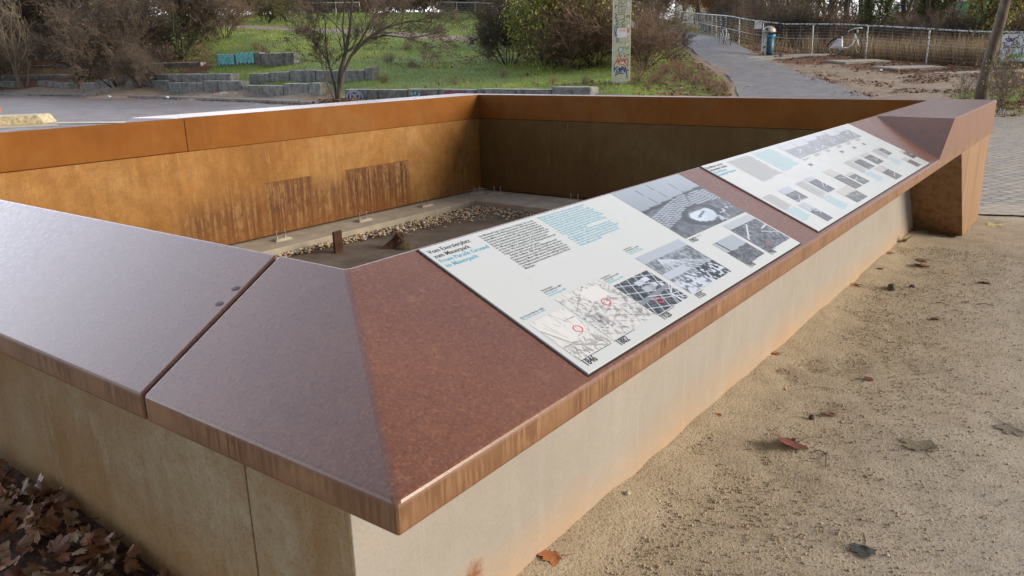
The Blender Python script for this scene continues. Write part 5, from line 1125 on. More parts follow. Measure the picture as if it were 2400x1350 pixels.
# rental bicycle, side on, front wheel turned
pr = at(1957, 131); pf = at(2013, 138); c0 = pr; rz = math.atan2((pf-pr)[1], (pf-pr)[0])
bk_ = empty('bicycle', tuple(c0), 'white low step bicycle with panel covered rear wheel leaning by the railing', 'bicycle', rz=rz)
wheel(0, bk_, 0, white=True); fw_ = wheel(0, bk_, 1.08, steer=math.radians(-38), white=True)
m = MB(); m.tube([(.30, 0, .30), (.62, 0, .29), (.80, 0, .42), (.90, 0, .60)], .033, 8); m.tube([(.30, 0, .30), (.34, 0, .78)], .024, 8); m.tube([(0, .05, .335), (.32, .03, .42)], .016, 6); m.tube([(0, .05, .335), (.32, .04, .70)], .012, 6)
m.tube([(.90, 0, .60), (.93, 0, .86)], .024, 8); m.tube([(.92, .0, .80), (1.02, -.02, .62), (1.10, -.05, .34)], .020, 8); m.tube([(.90, .0, .62), (1.0, .03, .60), (1.07, .05, .34)], .014, 6); m.build('frame', M_BWH, bk_, True)
m = MB(); m.add([(-.22, -.05, .34), (.34, -.05, .30), (.34, -.05, .66), (.12, -.05, .70), (-.02, -.05, .55), (-.22, .05, .34), (.34, .05, .30), (.34, .05, .66), (.12, .05, .70), (-.02, .05, .55)], [(0, 1, 2, 3, 4), (9, 8, 7, 6, 5), (0, 5, 6, 1), (1, 6, 7, 2), (2, 7, 8, 3), (3, 8, 9, 4), (4, 9, 5, 0)]); m.build('rear_panel', M_BWH, bk_, bevel=.01)
m = MB(); m.add([(-.02, -.056, .36), (.33, -.056, .335), (.33, -.056, .36), (-.02, -.056, .385)], [(0, 1, 2, 3)]); m.build('pink_stripe', M_PINK, bk_)
m = MB(); m.add([(.02, -.056, .53), (.18, -.056, .66), (.21, -.056, .66), (.05, -.056, .53)], [(0, 1, 2, 3)]); m.build('dark_strut', M_BBK, bk_)
m = MB(); m.tube([(-.36, 0, .42), (-.33, 0, .52), (-.22, 0, .64), (-.05, 0, .71), (.1, 0, .70)], .028, 6); m.tube([(-.08, -.06, .76), (.24, -.06, .73)], .014, 6); m.tube([(-.08, .06, .76), (.24, .06, .73)], .014, 6); m.build('mudguard_and_rack', M_BBK, bk_, True)
m = MB(); m.add([(.22, -.08, .86), (.30, -.085, .88), (.52, -.02, .86), (.52, .02, .86), (.30, .085, .88), (.22, .08, .86), (.24, -.05, .83), (.5, 0, .84), (.24, .05, .83)], [(0, 1, 2, 3, 4, 5), (0, 6, 7, 2, 1), (5, 4, 3, 7, 8), (6, 8, 7), (0, 5, 8, 6)]); m.tube([(.345, 0, .76), (.35, 0, .85)], .014, 6); m.build('saddle', M_BBK, bk_, bevel=.008)
st_ = math.radians(-38); q = lambda x, y, z: (.93+x*math.cos(st_)-y*math.sin(st_), x*math.sin(st_)+y*math.cos(st_), z)
m = MB(); m.tube([q(-.10, -.30, .92), q(.0, -.2, 1.02), q(.05, 0, 1.06), q(.02, .2, 1.05), q(-.08, .32, 1.03)], .014, 8); m.build('handlebar', M_BWH, bk_, True)
m = MB(); m.tube([q(-.20, -.36, .86), q(-.08, -.29, .94)], .018, 8); m.tube([q(-.08, .32, 1.03), q(-.18, .38, 1.02)], .018, 8); m.build('grips', M_BBK, bk_, True)
MB().box((.90, -.09, .85), (1.04, .09, 1.00)).build('dark_box', M_BBK, bk_, bevel=.02)
m = MB(); m.tube([(.30, -.07, .30), (.38, -.08, .20), (.36, -.13, .19)], .012, 6); m.tube([(.2, .06, .24), (.34, .10, .12)], .018, 6); m.build('pedal_crank', M_BBK, bk_)
m = MB(); n = 14; m.tube([(.30, -.06, .29), (.30, -.03, .29)], .09, 18); m.build('chain_cover', M_LBL, bk_)
bk_.rotation_euler = (math.radians(4), math.radians(-3), rz)
# second bicycle seen from the front, leaning on the railing
pf = on(1707, 40.6)
dirv = np.array([-.93, -.37]); bk2 = empty('bicycle', tuple(pf), 'slim white and black bicycle seen end on, leaning on the railing', 'bicycle', rz=math.atan2(-(F2*.985-R2*.05)[1], -(F2*.985-R2*.05)[0]))
wheel(0, bk2, -1.02); wheel(0, bk2, 0, steer=math.radians(12))
m = MB(); m.tube([(-1.02, .04, .335), (-.62, 0, .28), (-.08, 0, .72)], .02, 8); m.tube([(-.62, 0, .28), (-.75, 0, .80), (-.12, 0, .80)], .018, 8); m.tube([(-1.02, .04, .335), (-.74, 0, .76)], .012, 6); m.build('frame', M_BWH, bk2, True)
m = MB(); m.tube([(-.13, 0, .84), (-.09, 0, .68), (-.03, .05, .60), (0, .05, .335)], .022, 8); m.tube([(-.09, 0, .68), (-.03, -.05, .60), (0, -.05, .335)], .022, 8); m.build('fork', M_BWH, bk2, True)
m = MB(); m.tube([(-.10, -.33, 1.02), (-.08, -.12, 1.0), (-.10, 0, .93), (-.08, .12, 1.0), (-.10, .33, 1.02)], .015, 8); m.tube([(-.10, 0, .93), (-.13, 0, .84)], .016, 6); m.build('handlebar', M_BBK, bk2, True)
m = MB(); m.add([(-.92, -.08, .92), (-.92, .08, .92), (-.66, .02, .91), (-.66, -.02, .91), (-.9, -.05, .88), (-.9, .05, .88), (-.68, 0, .88)], [(0, 3, 2, 1), (0, 1, 5, 4), (0, 4, 6, 3), (1, 2, 6, 5), (4, 5, 6)]); m.tube([(-.75, 0, .80), (-.77, 0, .90)], .013, 6); m.build('saddle', M_BBK, bk2)
bk2.rotation_euler = (math.radians(9), 0, bk2.rotation_euler[2])
# concrete slabs along the bare ground
M_SLAB = plain('slab_concrete', (.34, .32, .28), .8, 0, .25, 3, False, .4)
for i, (q, lb) in enumerate([([(1895, 37.2), (1765, 36.0), (1700, 34), (1955, 36.4)], 'long concrete kerb slab running from the path past the litter bin'), ([(1935, 33.8), (1985, 33.0), (2090, 33.3), (2050, 33.9)], 'pale concrete slab in front of the white bicycle'),
                              ([(2045, 31.6), (2110, 30.8), (2225, 31.0), (2180, 31.8)], 'flat concrete slab on the bare soil right of the bicycle'), ([(2195, 29.4), (2240, 28.8), (2420, 28.8), (2400, 29.6)], 'pale concrete slab behind the leaning tree'), ([(1700, 24.6), (1715, 23.9), (1800, 23.9), (1795, 24.6)], 'small flat slab beside the path behind the steel wall')]):
    pts_ = [xy(*k) for k in q]; m = MB(); n = 6; V = []
    base = [np.array(p) for p in pts_]; zt = [Z(*p)+.06 for p in pts_]; zb_ = [z-.2 for z in zt]
    m.add([(*base[j], zb_[j]) for j in range(4)]+[(*base[j], zt[j]) for j in range(4)], [(3, 2, 1, 0), (4, 5, 6, 7), (0, 1, 5, 4), (1, 2, 6, 5), (2, 3, 7, 6), (3, 0, 4, 7)])
    tag(m.build('concrete_slab', M_SLAB), lb, 'slab')
# litter
for (u, v, s_, mat, lb) in [(528, 229, .20, M_WHITEP, 'largest scrap of white paper litter on the kerb'), (502, 230, .10, M_PINK, 'pink scrap of litter left of the white paper on the kerb'), (472, 196, .13, M_PINK, 'red and white carton on the lowest terrace'), (553, 228, .07, M_WHITEP, 'small white scrap right of the larger paper'),
                            (393, 236, .10, M_WHITEP, 'white scrap of paper in the gutter, further left'), (257, 234, .10, M_LTB, 'pale blue scrap in the gutter at the left'), (2064, 166, .08, M_WHITEP, 'small white scrap between the concrete slabs'), (593, 200, .08, M_WHITEP, 'white cup lying on the front terrace')]:
    p = at(u, v); bm = bmesh.new(); bmesh.ops.create_icosphere(bm, subdivisions=1, radius=s_)
    for q in bm.verts: q.co *= random.uniform(.5, 1.3); q.co.z *= .5
    me = bpy.data.meshes.new('litter'); bm.to_mesh(me); bm.free(); o = link('litter', me, mat); o.location = (p[0], p[1], p[2]+.12*(v > 220)*(u < 700)+s_*.3); tag(o, lb, 'litter')

# ---------------------------------------------------------------- vegetation
def norm(v): return v/(np.linalg.norm(v)+1e-9)
def grow(rng, p, d, L, r, lev, mx, segs, tips, wander=.18, up=.05, nch=(3, 5, 5, 4, 3), ratio=.62, ang=.7, nseg=(5, 4, 3, 3, 2, 2), start=.3, droop=0):
    n = nseg[min(lev, len(nseg)-1)]; st = L/n; r0 = r
    for i in range(n):
        d = norm(d+rng.normal(size=3)*wander+np.array([0, 0, up-droop*lev])); q = p+d*st; r1 = max(r*(1-.55/n), .0015)
        segs.append((p, q, r0, r1, lev)); p = q; r0 = r1; r = r1
        if lev < mx and (i+1)/n >= start:
            k = nch[min(lev, len(nch)-1)]/max(1, n*(1-start)); k = int(k)+(rng.random() < k-int(k))
            for _ in range(k):
                a = rng.normal(size=3); a = norm(a-d*(a@d)); th = ang*rng.uniform(.6, 1.35); cd_ = norm(d*math.cos(th)+a*math.sin(th))
                grow(rng, p, cd_, L*ratio*rng.uniform(.6, 1.2), r1*.62, lev+1, mx, segs, tips, wander*1.15, up, nch, ratio, ang, nseg, start, droop)
    if lev >= mx-1: tips.append((p, d))
def segs_mesh(name, segs):
    if not segs: return None
    A = np.array([s[0] for s in segs]); B = np.array([s[1] for s in segs]); r0 = np.array([s[2] for s in segs]); r1 = np.array([s[3] for s in segs])
    k = 3 if r0.max() < .03 else 5
    T = B-A; T /= np.linalg.norm(T, axis=1)[:, None]+1e-9; up = np.where(abs(T[:, 2:3]) < .9, np.array([[0, 0, 1.]]), np.array([[1., 0, 0]]))
    a = np.cross(T, up); a /= np.linalg.norm(a, axis=1)[:, None]; b = np.cross(a, T); th = np.arange(k)*2*math.pi/k
    ring = a[:, None]*np.cos(th)[None, :, None]+b[:, None]*np.sin(th)[None, :, None]
    V = np.concatenate([A[:, None]+ring*r0[:, None, None], B[:, None]+ring*r1[:, None, None]], 1)
    n = len(segs); j = np.arange(k); F = np.stack([j, (j+1) % k, k+(j+1) % k, k+j], 1)[None]+(np.arange(n)*2*k)[:, None, None]
    return npmesh(name, V.reshape(-1, 3), F, 4, True)
def leaves_mesh(name, rng, pts, n, spread, size, col):
    """n small pointed leaves scattered round the twig tips"""
    if not len(pts): return None
    P = np.array([p[0] for p in pts])[rng.integers(0, len(pts), n)]+rng.normal(size=(n, 3))*spread
    a = rng.normal(size=(n, 3)); a /= np.linalg.norm(a, axis=1)[:, None]; b = rng.normal(size=(n, 3)); b = np.cross(a, b); b /= np.linalg.norm(b, axis=1)[:, None]
    s = size*rng.uniform(.6, 1.4, (n, 1)); V = np.stack([P-a*s, P+b*s*.5, P+a*s, P-b*s*.5], 1)
    me = npmesh(name, V.reshape(-1, 3), np.arange(4*n), 4); at_ = me.color_attributes.new('Col', 'FLOAT_COLOR', 'POINT')
    c = np.array(col)[rng.integers(0, len(col), n)]*rng.uniform(.7, 1.3, (n, 1)); c = np.repeat(c, 4, 0); at_.data.foreach_set('color', np.column_stack([c, np.ones(len(c))]).astype(np.float32).ravel()); return me
t = NT('leaf_colours'); vc = t.n('VertexColor', layer_name='Col'); t.base(vc.outputs[0]); t.rough(.6); tr = t.n('BsdfTranslucent'); t.l(vc.outputs[0], tr.inputs[0]); mxs = t.n('MixShader'); mxs.inputs[0].default_value = .25
t.l(t.b.outputs[0], mxs.inputs[1]); t.l(tr.outputs[0], mxs.inputs[2]); t.l(mxs.outputs[0], t.out.inputs[0]); M_LEAF = t.m
def bark(name, c1, c2, sc=5): t = NT(name); t.base(t.ramp(t.noise(sc, 4, t.pos((1, 1, .3), True), .7), [(.35, c1), (.65, c2)])); t.rough(.85); return t.m
BK_D = bark('dark_bark', (.035, .028, .024), (.085, .066, .052)); BK_G = bark('grey_bark', (.07, .06, .052), (.17, .145, .125)); BK_P = bark('pale_bark', (.20, .165, .12), (.36, .30, .22)); BK_M = bark('mossy_bark', (.045, .045, .028), (.10, .095, .055))
TW_B = bark('brown_twigs', (.10, .080, .062), (.21, .170, .130), 1.5); TW_D = bark('dark_twigs', (.075, .058, .044), (.17, .13, .098), 1.5); TW_R = bark('reddish_twigs', (.15, .10, .068), (.30, .205, .145), 1.5)
def plant_proto(name, seed, kind):
    """returns list of (child name, mesh, material)"""
    rng = np.random.default_rng(seed); segs, tips = [], []
    K = dict(H=6, stems=6, mx=4, r=.05, spread=.5, tw=TW_B, bk=BK_D, leaf=None)
    K.update(kind); H = K['H']
    for s in range(K['stems']):
        a = rng.uniform(0, 6.28); sp = K['spread']*rng.uniform(.3, 1.2) if K['stems'] > 1 else K['spread']*.2
        d = norm(np.array([math.cos(a)*sp, math.sin(a)*sp, 1])); p = np.array([math.cos(a), math.sin(a), 0])*(.18 if K['stems'] > 1 else 0)*rng.uniform(.3, 1.5); p[2] = -.15
        grow(rng, p, d, H*K.get('lf', .55)*rng.uniform(.75, 1.1), K['r']*rng.uniform(.7, 1.1), 0, K['mx'], segs, tips, K.get('wander', .16), K.get('up', .06), K.get('nch', (4, 5, 5, 4, 3)), K.get('ratio', .6), K.get('ang', .65), start=K.get('start', .25), droop=K.get('droop', 0))
    thick = [s for s in segs if s[4] <= K.get('tlev', 1)]; thin = [s for s in segs if s[4] > K.get('tlev', 1)]
    thin = [(a, b, max(r0, K.get('rmin', .006)), max(r1, K.get('rmin', .005)), l) for a, b, r0, r1, l in thin]
    out = [('trunk', segs_mesh(name+'_trunk', thick), K['bk']), ('twigs', segs_mesh(name+'_twigs', thin), K['tw'])]
    if K['leaf']:
        n, spread, size, col = K['leaf']; out.append(('foliage', leaves_mesh(name+'_leaves', rng, tips, n, spread, size, col), M_LEAF))
    if K.get('ivy'):
        n, col = K['ivy']; th = [s for s in thick if s[4] == 0]; pts = [(s[0]*(1-f)+s[1]*f, None) for s in th for f in (0, .5)]
        out.append(('ivy', leaves_mesh(name+'_ivy', rng, pts, n, K.get('ivs', .28), .07, col), M_LEAF))
    return [o for o in out if o[1]]
PROTO = {}
def plant(kind, name, u, d, label, cat, group=None, scale=1.0, rot=None, dz=-.05):
    if kind not in PROTO:
        PROTO[kind] = plant_proto(kind, sum(map(ord, kind)), KINDS[kind])
    x, y = xy(u, d); r = empty(name, (x, y, Z(x, y)+dz), label, cat, group); r.scale = (scale,)*3; r.rotation_euler = (0, 0, random.uniform(0, 6.28) if rot is None else rot)
    for nm, me, mt in PROTO[kind]:
        if not me.materials: me.materials.append(mt)
        o = bpy.data.objects.new(nm, me); COL.objects.link(o); o.parent = r
    return r
YG = [(.15, .17, .03), (.22, .22, .05), (.30, .26, .06), (.10, .13, .03)]; OR = [(.34, .16, .04), (.42, .22, .06), (.24, .11, .035)]; GR = [(.04, .08, .02), (.07, .12, .03), (.11, .14, .035)]; DB = [(.20, .11, .06), (.14, .07, .04), (.28, .17, .08)]
YG2 = [(.28, .32, .05), (.38, .38, .08), (.45, .40, .10), (.18, .24, .05)]
KINDS = dict(
 bushA=dict(H=5.5, stems=8, r=.05, spread=.75, mx=4, tw=TW_D, lf=.5, nch=(5, 6, 5, 4), ang=.7, rmin=.007, leaf=(900, .2, .05, DB+GR)),
 bushB=dict(H=4.6, stems=10, r=.035, spread=.8, mx=4, tw=TW_B, lf=.5, nch=(5, 5, 5, 4), ang=.75, rmin=.007, leaf=(900, .2, .045, DB+GR)),
 bushC=dict(H=6.5, stems=4, r=.09, spread=.45, mx=4, tw=TW_D, bk=BK_M, lf=.5, nch=(5, 6, 6, 5), rmin=.008, leaf=(700, .2, .05, DB+YG), ivy=(900, GR)),
 bushR=dict(H=3.8, stems=12, r=.025, spread=.7, mx=3, tw=TW_R, lf=.62, nch=(6, 6, 4), ang=.55, rmin=.006, leaf=(700, .15, .04, DB)),
 pale=dict(H=6, stems=4, r=.07, spread=.35, mx=3, tw=BK_P, bk=BK_P, lf=.6, nch=(3, 4, 3), ang=.55, start=.4, rmin=.008, tlev=2),
 yellow=dict(H=4.6, stems=9, r=.03, spread=.55, mx=4, tw=TW_B, lf=.55, nch=(5, 5, 4, 3), rmin=.006, leaf=(13000, .26, .065, YG2)),
 green=dict(H=3.2, stems=9, r=.03, spread=.7, mx=3, tw=TW_B, lf=.55, nch=(5, 5, 4), rmin=.006, leaf=(3500, .22, .05, GR+YG)),
 orange=dict(H=6, stems=3, r=.08, spread=.4, mx=4, tw=TW_B, lf=.55, nch=(5, 5, 4, 3), rmin=.01, leaf=(5000, .3, .09, OR)),
 tallA=dict(H=15, stems=1, r=.22, spread=.5, mx=4, tw=TW_B, bk=BK_D, lf=.8, wander=.07, nch=(13, 5, 4, 3), ratio=.36, ang=.75, start=.25, rmin=.010, tlev=1),
 tallB=dict(H=13, stems=2, r=.17, spread=.35, mx=4, tw=TW_B, bk=BK_G, lf=.75, wander=.09, nch=(11, 5, 4, 3), ratio=.4, ang=.7, start=.2, rmin=.010, tlev=1, leaf=(900, .4, .09, YG+DB)),
 ivytree=dict(H=11, stems=2, r=.2, spread=.25, mx=4, tw=TW_D, bk=BK_M, lf=.75, wander=.07, nch=(10, 5, 5, 4), ratio=.36, start=.3, rmin=.012, ivy=(9000, GR+[(.12, .15, .03)]), ivs=.38),
 yellowtree=dict(H=10, stems=2, r=.14, spread=.3, mx=4, tw=TW_B, bk=BK_M, lf=.75, wander=.08, nch=(14, 6, 4, 3), ratio=.36, start=.1, rmin=.01, leaf=(7000, .35, .09, YG+[(.35, .33, .07)])),
 sapling=dict(H=1.5, stems=4, r=.012, spread=.35, mx=3, tw=TW_D, lf=.7, nch=(4, 3, 2), ang=.5, rmin=.004, leaf=(110, .08, .035, YG+OR)),
 herb=dict(H=.9, stems=12, r=.008, spread=.5, mx=2, tw=TW_R, lf=.7, nch=(5, 3), ang=.5, rmin=.004, leaf=(260, .06, .022, DB+[(.22, .18, .09)])),
 hedge=dict(H=4, stems=14, r=.04, spread=.9, mx=3, tw=TW_B, lf=.6, nch=(6, 6, 5), ang=.7, rmin=.02, leaf=(500, .3, .1, DB+YG)),
)
# bushes at the left above the terraces
G1 = 'dark leafless bushes above the left terraces'
for i, (k, u, d, s, lb) in enumerate([('bushC', 190, 51.5, 1.0, 'dark bush with a short thick trunk standing on the lower terraces'), ('bushA', 272, 46.5, 1.15, 'big dark leafless bush leaning out over the lowest row of blocks'), 
      ('bushB', 322, 44, .6, 'brown bush at the wall end with a broken orange limb beside it'), ('bushC', 432, 49, 1.15, 'bush with a grey trunk right of the dark bushes'), ('bushB', 385, 51, .9, 'brown bush between the dark bush and the grey trunk'), ('bushB', 480, 56, .9, 'brown twiggy bush at the right end of the left thicket'),
      ('pale', 48, 53.4, 1.1, 'pale barked multi stemmed shrub at the left edge'), ('bushB', 20, 58, 1.2, 'grey brown bush at the far left edge'), ('bushA', 70, 62, 1.3, 'large brown bush behind the pale barked shrub'), ('bushA', 130, 62, 1.2, 'brown bush behind the third tier of blocks'),
      ('bushB', -30, 55, 1.2, 'bush cut by the left picture edge'), ('bushC', 350, 58, 1.2, 'tall dark bush far up the left slope'), ('bushB', 240, 62, 1.4, 'bush high on the slope between two dark bushes'), ('bushA', -90, 60, 1.4, 'bush outside the left edge, half seen'),
      ('bushR', 535, 56, .9, 'low reddish shrub at the end of the left thicket'), ('bushB', 430, 66, 1.4, 'bush behind the grey trunk high on the slope'), ('bushA', 160, 72, 1.6, 'largest bush at the top of the left slope'), ('bushB', 20, 74, 1.8, 'bush at the top of the slope, far left'), ('bushB', 320, 76, 1.8, 'wide bush at the top of the left slope')]):
    plant(k, 'bush', u, d, lb, 'bush', G1, s)
m = MB(); p = on(318, 44.2); m.tube([p+np.array([0, 0, .1]), p+np.array([-.3, .6, .9]), p+np.array([-.75, 1.1, 2.0])], [.05, .045, .02], 6); tag(m.build('broken_limb', plain('split_wood', (.42, .22, .10), .7)), 'broken orange brown limb leaning in the left thicket', 'limb')
# small trees and bushes towards the hilltop
G2 = 'bushes along the hilltop'
hl = [(600, 84, 'hedge', .9), (545, 92, 'hedge', 1.3), (500, 88, 'bushB', 1.3), (630, 70, 'green', .9), (690, 74, 'green', 1.1), (668, 75, 'bushR', 1.2), (740, 96, 'hedge', 1.2), (800, 94, 'hedge', 1.3), (860, 96, 'hedge', 1.3), (910, 99, 'hedge', 1.1), (960, 97, 'hedge', 1.4), (1010, 100, 'hedge', 1.2), (1060, 101, 'hedge', 1.2), (1110, 100, 'hedge', 1.3), (1160, 96, 'hedge', 1.4), (1220, 88, 'hedge', 1.4), (1280, 80, 'hedge', 1.4), (1340, 76, 'hedge', 1.5), (1400, 78, 'hedge', 1.4), (1470, 76, 'hedge', 1.4), (1515, 84, 'hedge', 1.3), (880, 112, 'hedge', 1.8), (940, 114, 'hedge', 1.8), (1000, 113, 'hedge', 1.8), (1060, 114, 'hedge', 1.7), (820, 112, 'hedge', 1.7), (1120, 112, 'hedge', 1.6), (930, 82, 'bushR', .9), (880, 80, 'bushR', .7)]
for i, (u, d, k, s) in enumerate(hl):
    plant(k, 'bush', u, d, {'green': 'leafy green bush near the hilltop path', 'hedge': 'leafless brown thicket bush along the hilltop', 'bushB': 'brown bush at the hilltop, left', 'bushR': 'thin reddish shrub on the green slope'}[k], 'bush', G2, s)
# the small spreading tree in front of the green slope
rng = np.random.default_rng(4); segs, tips = [], []; c0 = on(786, 30.6)
Rx = np.array([R2[0], R2[1], 0]); Fx = np.array([F2[0], F2[1], 0]); UPv = np.array([0, 0, 1.])
def limb(pts, r0, r1, kids=9, L=1.5, mx=3, lev=0):
    pts = [Rx*a+Fx*b+UPv*c for a, b, c in pts]; n = len(pts)-1
    for i in range(n):
        ra = r0+(r1-r0)*i/n; rb = r0+(r1-r0)*(i+1)/n; segs.append((pts[i], pts[i+1], ra, rb, 0))
    for k in range(kids):
        f = rng.uniform(.35, 1); j = min(int(f*n), n-1); q = pts[j]*(1-(f*n-j))+pts[j+1]*(f*n-j); d = norm(pts[j+1]-pts[j]); a = rng.normal(size=3); a = norm(a-d*(a@d)); dd = norm(d*.75+a*.65+UPv*.15)
        grow(rng, q, dd, L*rng.uniform(.5, 1.1)*(1.2-.5*f), max(r1*.9, .014), 1, mx+1, segs, tips, .17, .04, (3, 4, 4, 3), .6, .6)
limb([(0, 0, -.1), (.05, 0, .6), (.12, .05, 1.15), (.38, .1, 1.9), (.62, .0, 2.7), (.8, -.1, 3.6), (1.0, -.2, 4.6)], .11, .03, 12)
limb([(.06, 0, .5), (.25, -.1, 1.1), (.62, -.15, 1.75), (1.25, -.2, 2.35), (2.0, -.1, 2.75), (2.9, 0, 2.95), (3.6, .1, 2.9)], .085, .02, 15)
limb([(.62, -.15, 1.75), (1.1, .2, 2.5), (1.6, .3, 3.3), (2.3, .4, 4.1)], .055, .02, 10)
limb([(1.25, -.2, 2.35), (2.0, -.4, 2.45), (2.8, -.5, 2.35), (3.7, -.4, 2.45), (4.3, -.3, 2.9)], .035, .012, 12, 1.1)
limb([(-.05, 0, 0), (-.14, .1, .8), (-.28, .1, 1.5), (-.6, .1, 2.1), (-.95, .1, 2.5)], .06, .018, 10, 1.2)
limb([(-.28, .1, 1.5), (-.35, .2, 2.2), (-.3, .2, 3.0), (-.5, .3, 3.9)], .035, .014, 8, 1.2)
limb([(-.1, .05, 0), (-.3, -.2, .7), (-.45, -.3, 1.5), (-.5, -.3, 2.3)], .03, .01, 8, .9)
limb([(.38, .1, 1.9), (.3, .3, 2.8), (.45, .5, 3.8), (.3, .6, 4.8)], .045, .02, 9)
r = empty('spreading_tree', tuple(c0), 'small multi stemmed leafless tree spreading right in front of the green slope', 'tree')
th = [s for s in segs if s[4] == 0]; tn = [(a, b, max(x, .006), max(y_, .005), l) for a, b, x, y_, l in segs if l > 0]
link('trunk', segs_mesh('trunk', th), BK_G, r); link('twigs', segs_mesh('twigs', tn), TW_D, r)
low = [q for q in tips if q[0][2] < 3.2 and q[0] @ Rx < 1.6]; link('foliage', leaves_mesh('foliage', rng, low, 420, .15, .035, YG+[(.32, .28, .08)]), M_LEAF, r)
# thicket in the middle, behind the pillar
G3 = 'shrubs around the concrete pillar'
for k, u, d, s, lb in [('bushB', 1195, 37.5, .85, 'arching brown bush left of the yellow green shrub'), ('bushA', 1245, 39, .95, 'dark leafless bush behind the yellow green shrub'), ('yellow', 1318, 34.0, .98, 'tall yellow green leafy shrub left of the pillar'), ('yellow', 1278, 35, .85, 'smaller yellow green shrub, left neighbour of the tall one'),
      ('bushB', 1385, 35.5, .8, 'brown twiggy shrub just left of the pillar'), ('bushR', 1400, 33, .9, 'reddish low shrub at the left of the pillar foot'), ('bushA', 1400, 39, .85, 'dark bush directly behind the pillar, left side'), ('bushA', 1497, 37, .85, 'dark brown bush behind the pillar, right side'), ('bushB', 1512, 33, .7, 'brown bush right of the pillar'),
      ('bushR', 1350, 32.6, .7, 'thin reddish shrub in the grass left of the pillar'), ('bushR', 1505, 31.5, .6, 'low brown shrub near the foot of the pillar'), ('bushB', 1440, 44, 1.3, 'tall brown bush far behind the pillar'), ('bushA', 1330, 47, 1.2, 'large dark bush behind the yellow shrub'), ('bushR', 1290, 33.5, .5, 'small reddish shrub in front of the yellow one')]:
    plant(k, 'shrub', u, d, lb, 'shrub', G3, s)
G4 = 'withered herbs on the bank beside the path'
for i, (u, d, s) in enumerate([(1495, 27.5, .6), (1525, 27, .7), (1550, 27.5, .75), (1600, 28.5, .7), (1635, 27, .7), (1675, 26, .75), (1560, 30, .7), (1590, 31, .6), (1650, 28, .65), (1690, 25.2, .5), (1620, 30, .6), (1500, 29.5, .7), (1515, 25.5, .5), (1700, 26.5, .6)]):
    plant('herb', 'withered_herb', u, d, 'withered brown herb clump on the bank between pillar and path', 'herb', G4, s)
for i, (u, d, s) in enumerate([(900, 33, .55), (960, 38, .6), (1060, 31, .4), (1180, 32, .5), (1300, 28.5, .45), (1370, 27.5, .5), (915, 40, .8), (955, 46, .8), (620, 46, .9), (600, 48, .8)]):
    plant('herb', 'withered_herb', u, d, 'withered herb clump standing in the green slope', 'herb', 'withered herbs on the green slope', s)
# trees behind the railing
G5 = 'bare trees in the wood behind the railing'
wl = [('tallA', 1640, 88, 1.0), ('tallB', 1590, 100, 1.0), ('tallA', 1700, 80, .95), ('tallB', 1745, 72, .9), ('tallA', 1752, 58, .9), ('tallA', 1788, 60, 1.0), ('tallB', 1812, 66, .9), ('tallA', 1850, 64, 1.0), ('tallB', 1880, 56, .9), ('tallA', 1925, 60, 1.1), ('tallB', 1955, 70, 1.0), ('tallA', 1990, 54, .9), ('tallA', 2020, 66, 1.1),
      ('tallB', 2085, 58, .9), ('tallA', 2120, 62, 1.0), ('tallB', 2165, 66, .8), ('tallA', 2180, 52, .75), ('tallB', 2235, 60, .9), ('tallA', 2250, 70, 1.1), ('tallB', 2330, 62, .9), ('tallA', 2360, 54, .9), ('tallB', 2395, 50, .9), ('tallA', 2430, 60, 1.0), ('tallA', 1670, 105, 1.1), ('tallB', 1830, 95, 1.2), ('tallA', 1900, 90, 1.2), ('tallB', 2000, 95, 1.3), ('tallA', 2080, 92, 1.2), ('tallB', 2300, 90, 1.2), ('tallA', 1540, 120, 1.1), ('tallB', 1480, 125, 1.0), ('tallA', 2200, 100, 1.3), ('tallB', 2400, 85, 1.2), ('tallA', 2520, 58, 1.0), ('tallB', 2480, 70, 1.1), ('tallA', 2620, 66, 1.2), ('tallB', 2760, 62, 1.1)]
for k, u, d, s in wl: plant(k, 'bare_tree', u, d, {'tallA': 'straight single trunked bare tree in the wood behind the railing', 'tallB': 'forked grey barked tree with a few dry leaves behind the railing'}[k], 'tree', G5, s, dz=-.3)
plant('ivytree', 'ivy_covered_tree', 2046, 45, 'tree thickly covered in green ivy right of the white bicycle', 'tree', None, 1.0)
plant('ivytree', 'ivy_covered_tree', 2185, 60, 'ivy grown tree beside the brick gatehouse', 'tree', None, .8)
plant('yellowtree', 'yellow_leaved_tree', 2275, 42, 'slender tree with yellow green leaves left of the leaning trunk', 'tree', None, .9)
plant('yellowtree', 'yellow_leaved_tree', 1850, 58, 'slender yellow green tree behind the litter bin', 'tree', None, .7)
plant('yellowtree', 'yellow_leaved_tree', 2375, 46, 'yellow leaved tree behind the graffiti board', 'tree', None, .85)
plant('orange', 'orange_leaved_bush', 1672, 72, 'orange leaved bush behind the railing by the upper path', 'bush', None, 1.0)
plant('orange', 'orange_leaved_bush', 1628, 92, 'farther orange leaved bush at the end of the path', 'bush', None, 1.2)
G6 = 'undergrowth behind the railing'
for i in range(34):
    u = 1690+i*22+RNG.normal()*6; d = np.interp(u, [1700, 1760, 2100, 2400], [56, 47, 43, 40])+RNG.uniform(0, 12)
    plant(['bushR', 'bushB', 'hedge'][i % 3], 'undergrowth_bush', u, d, 'brown leafless bush in the undergrowth behind the railing', 'bush', G6, RNG.uniform(.45, .7) if i % 3 else .65, dz=-.1)
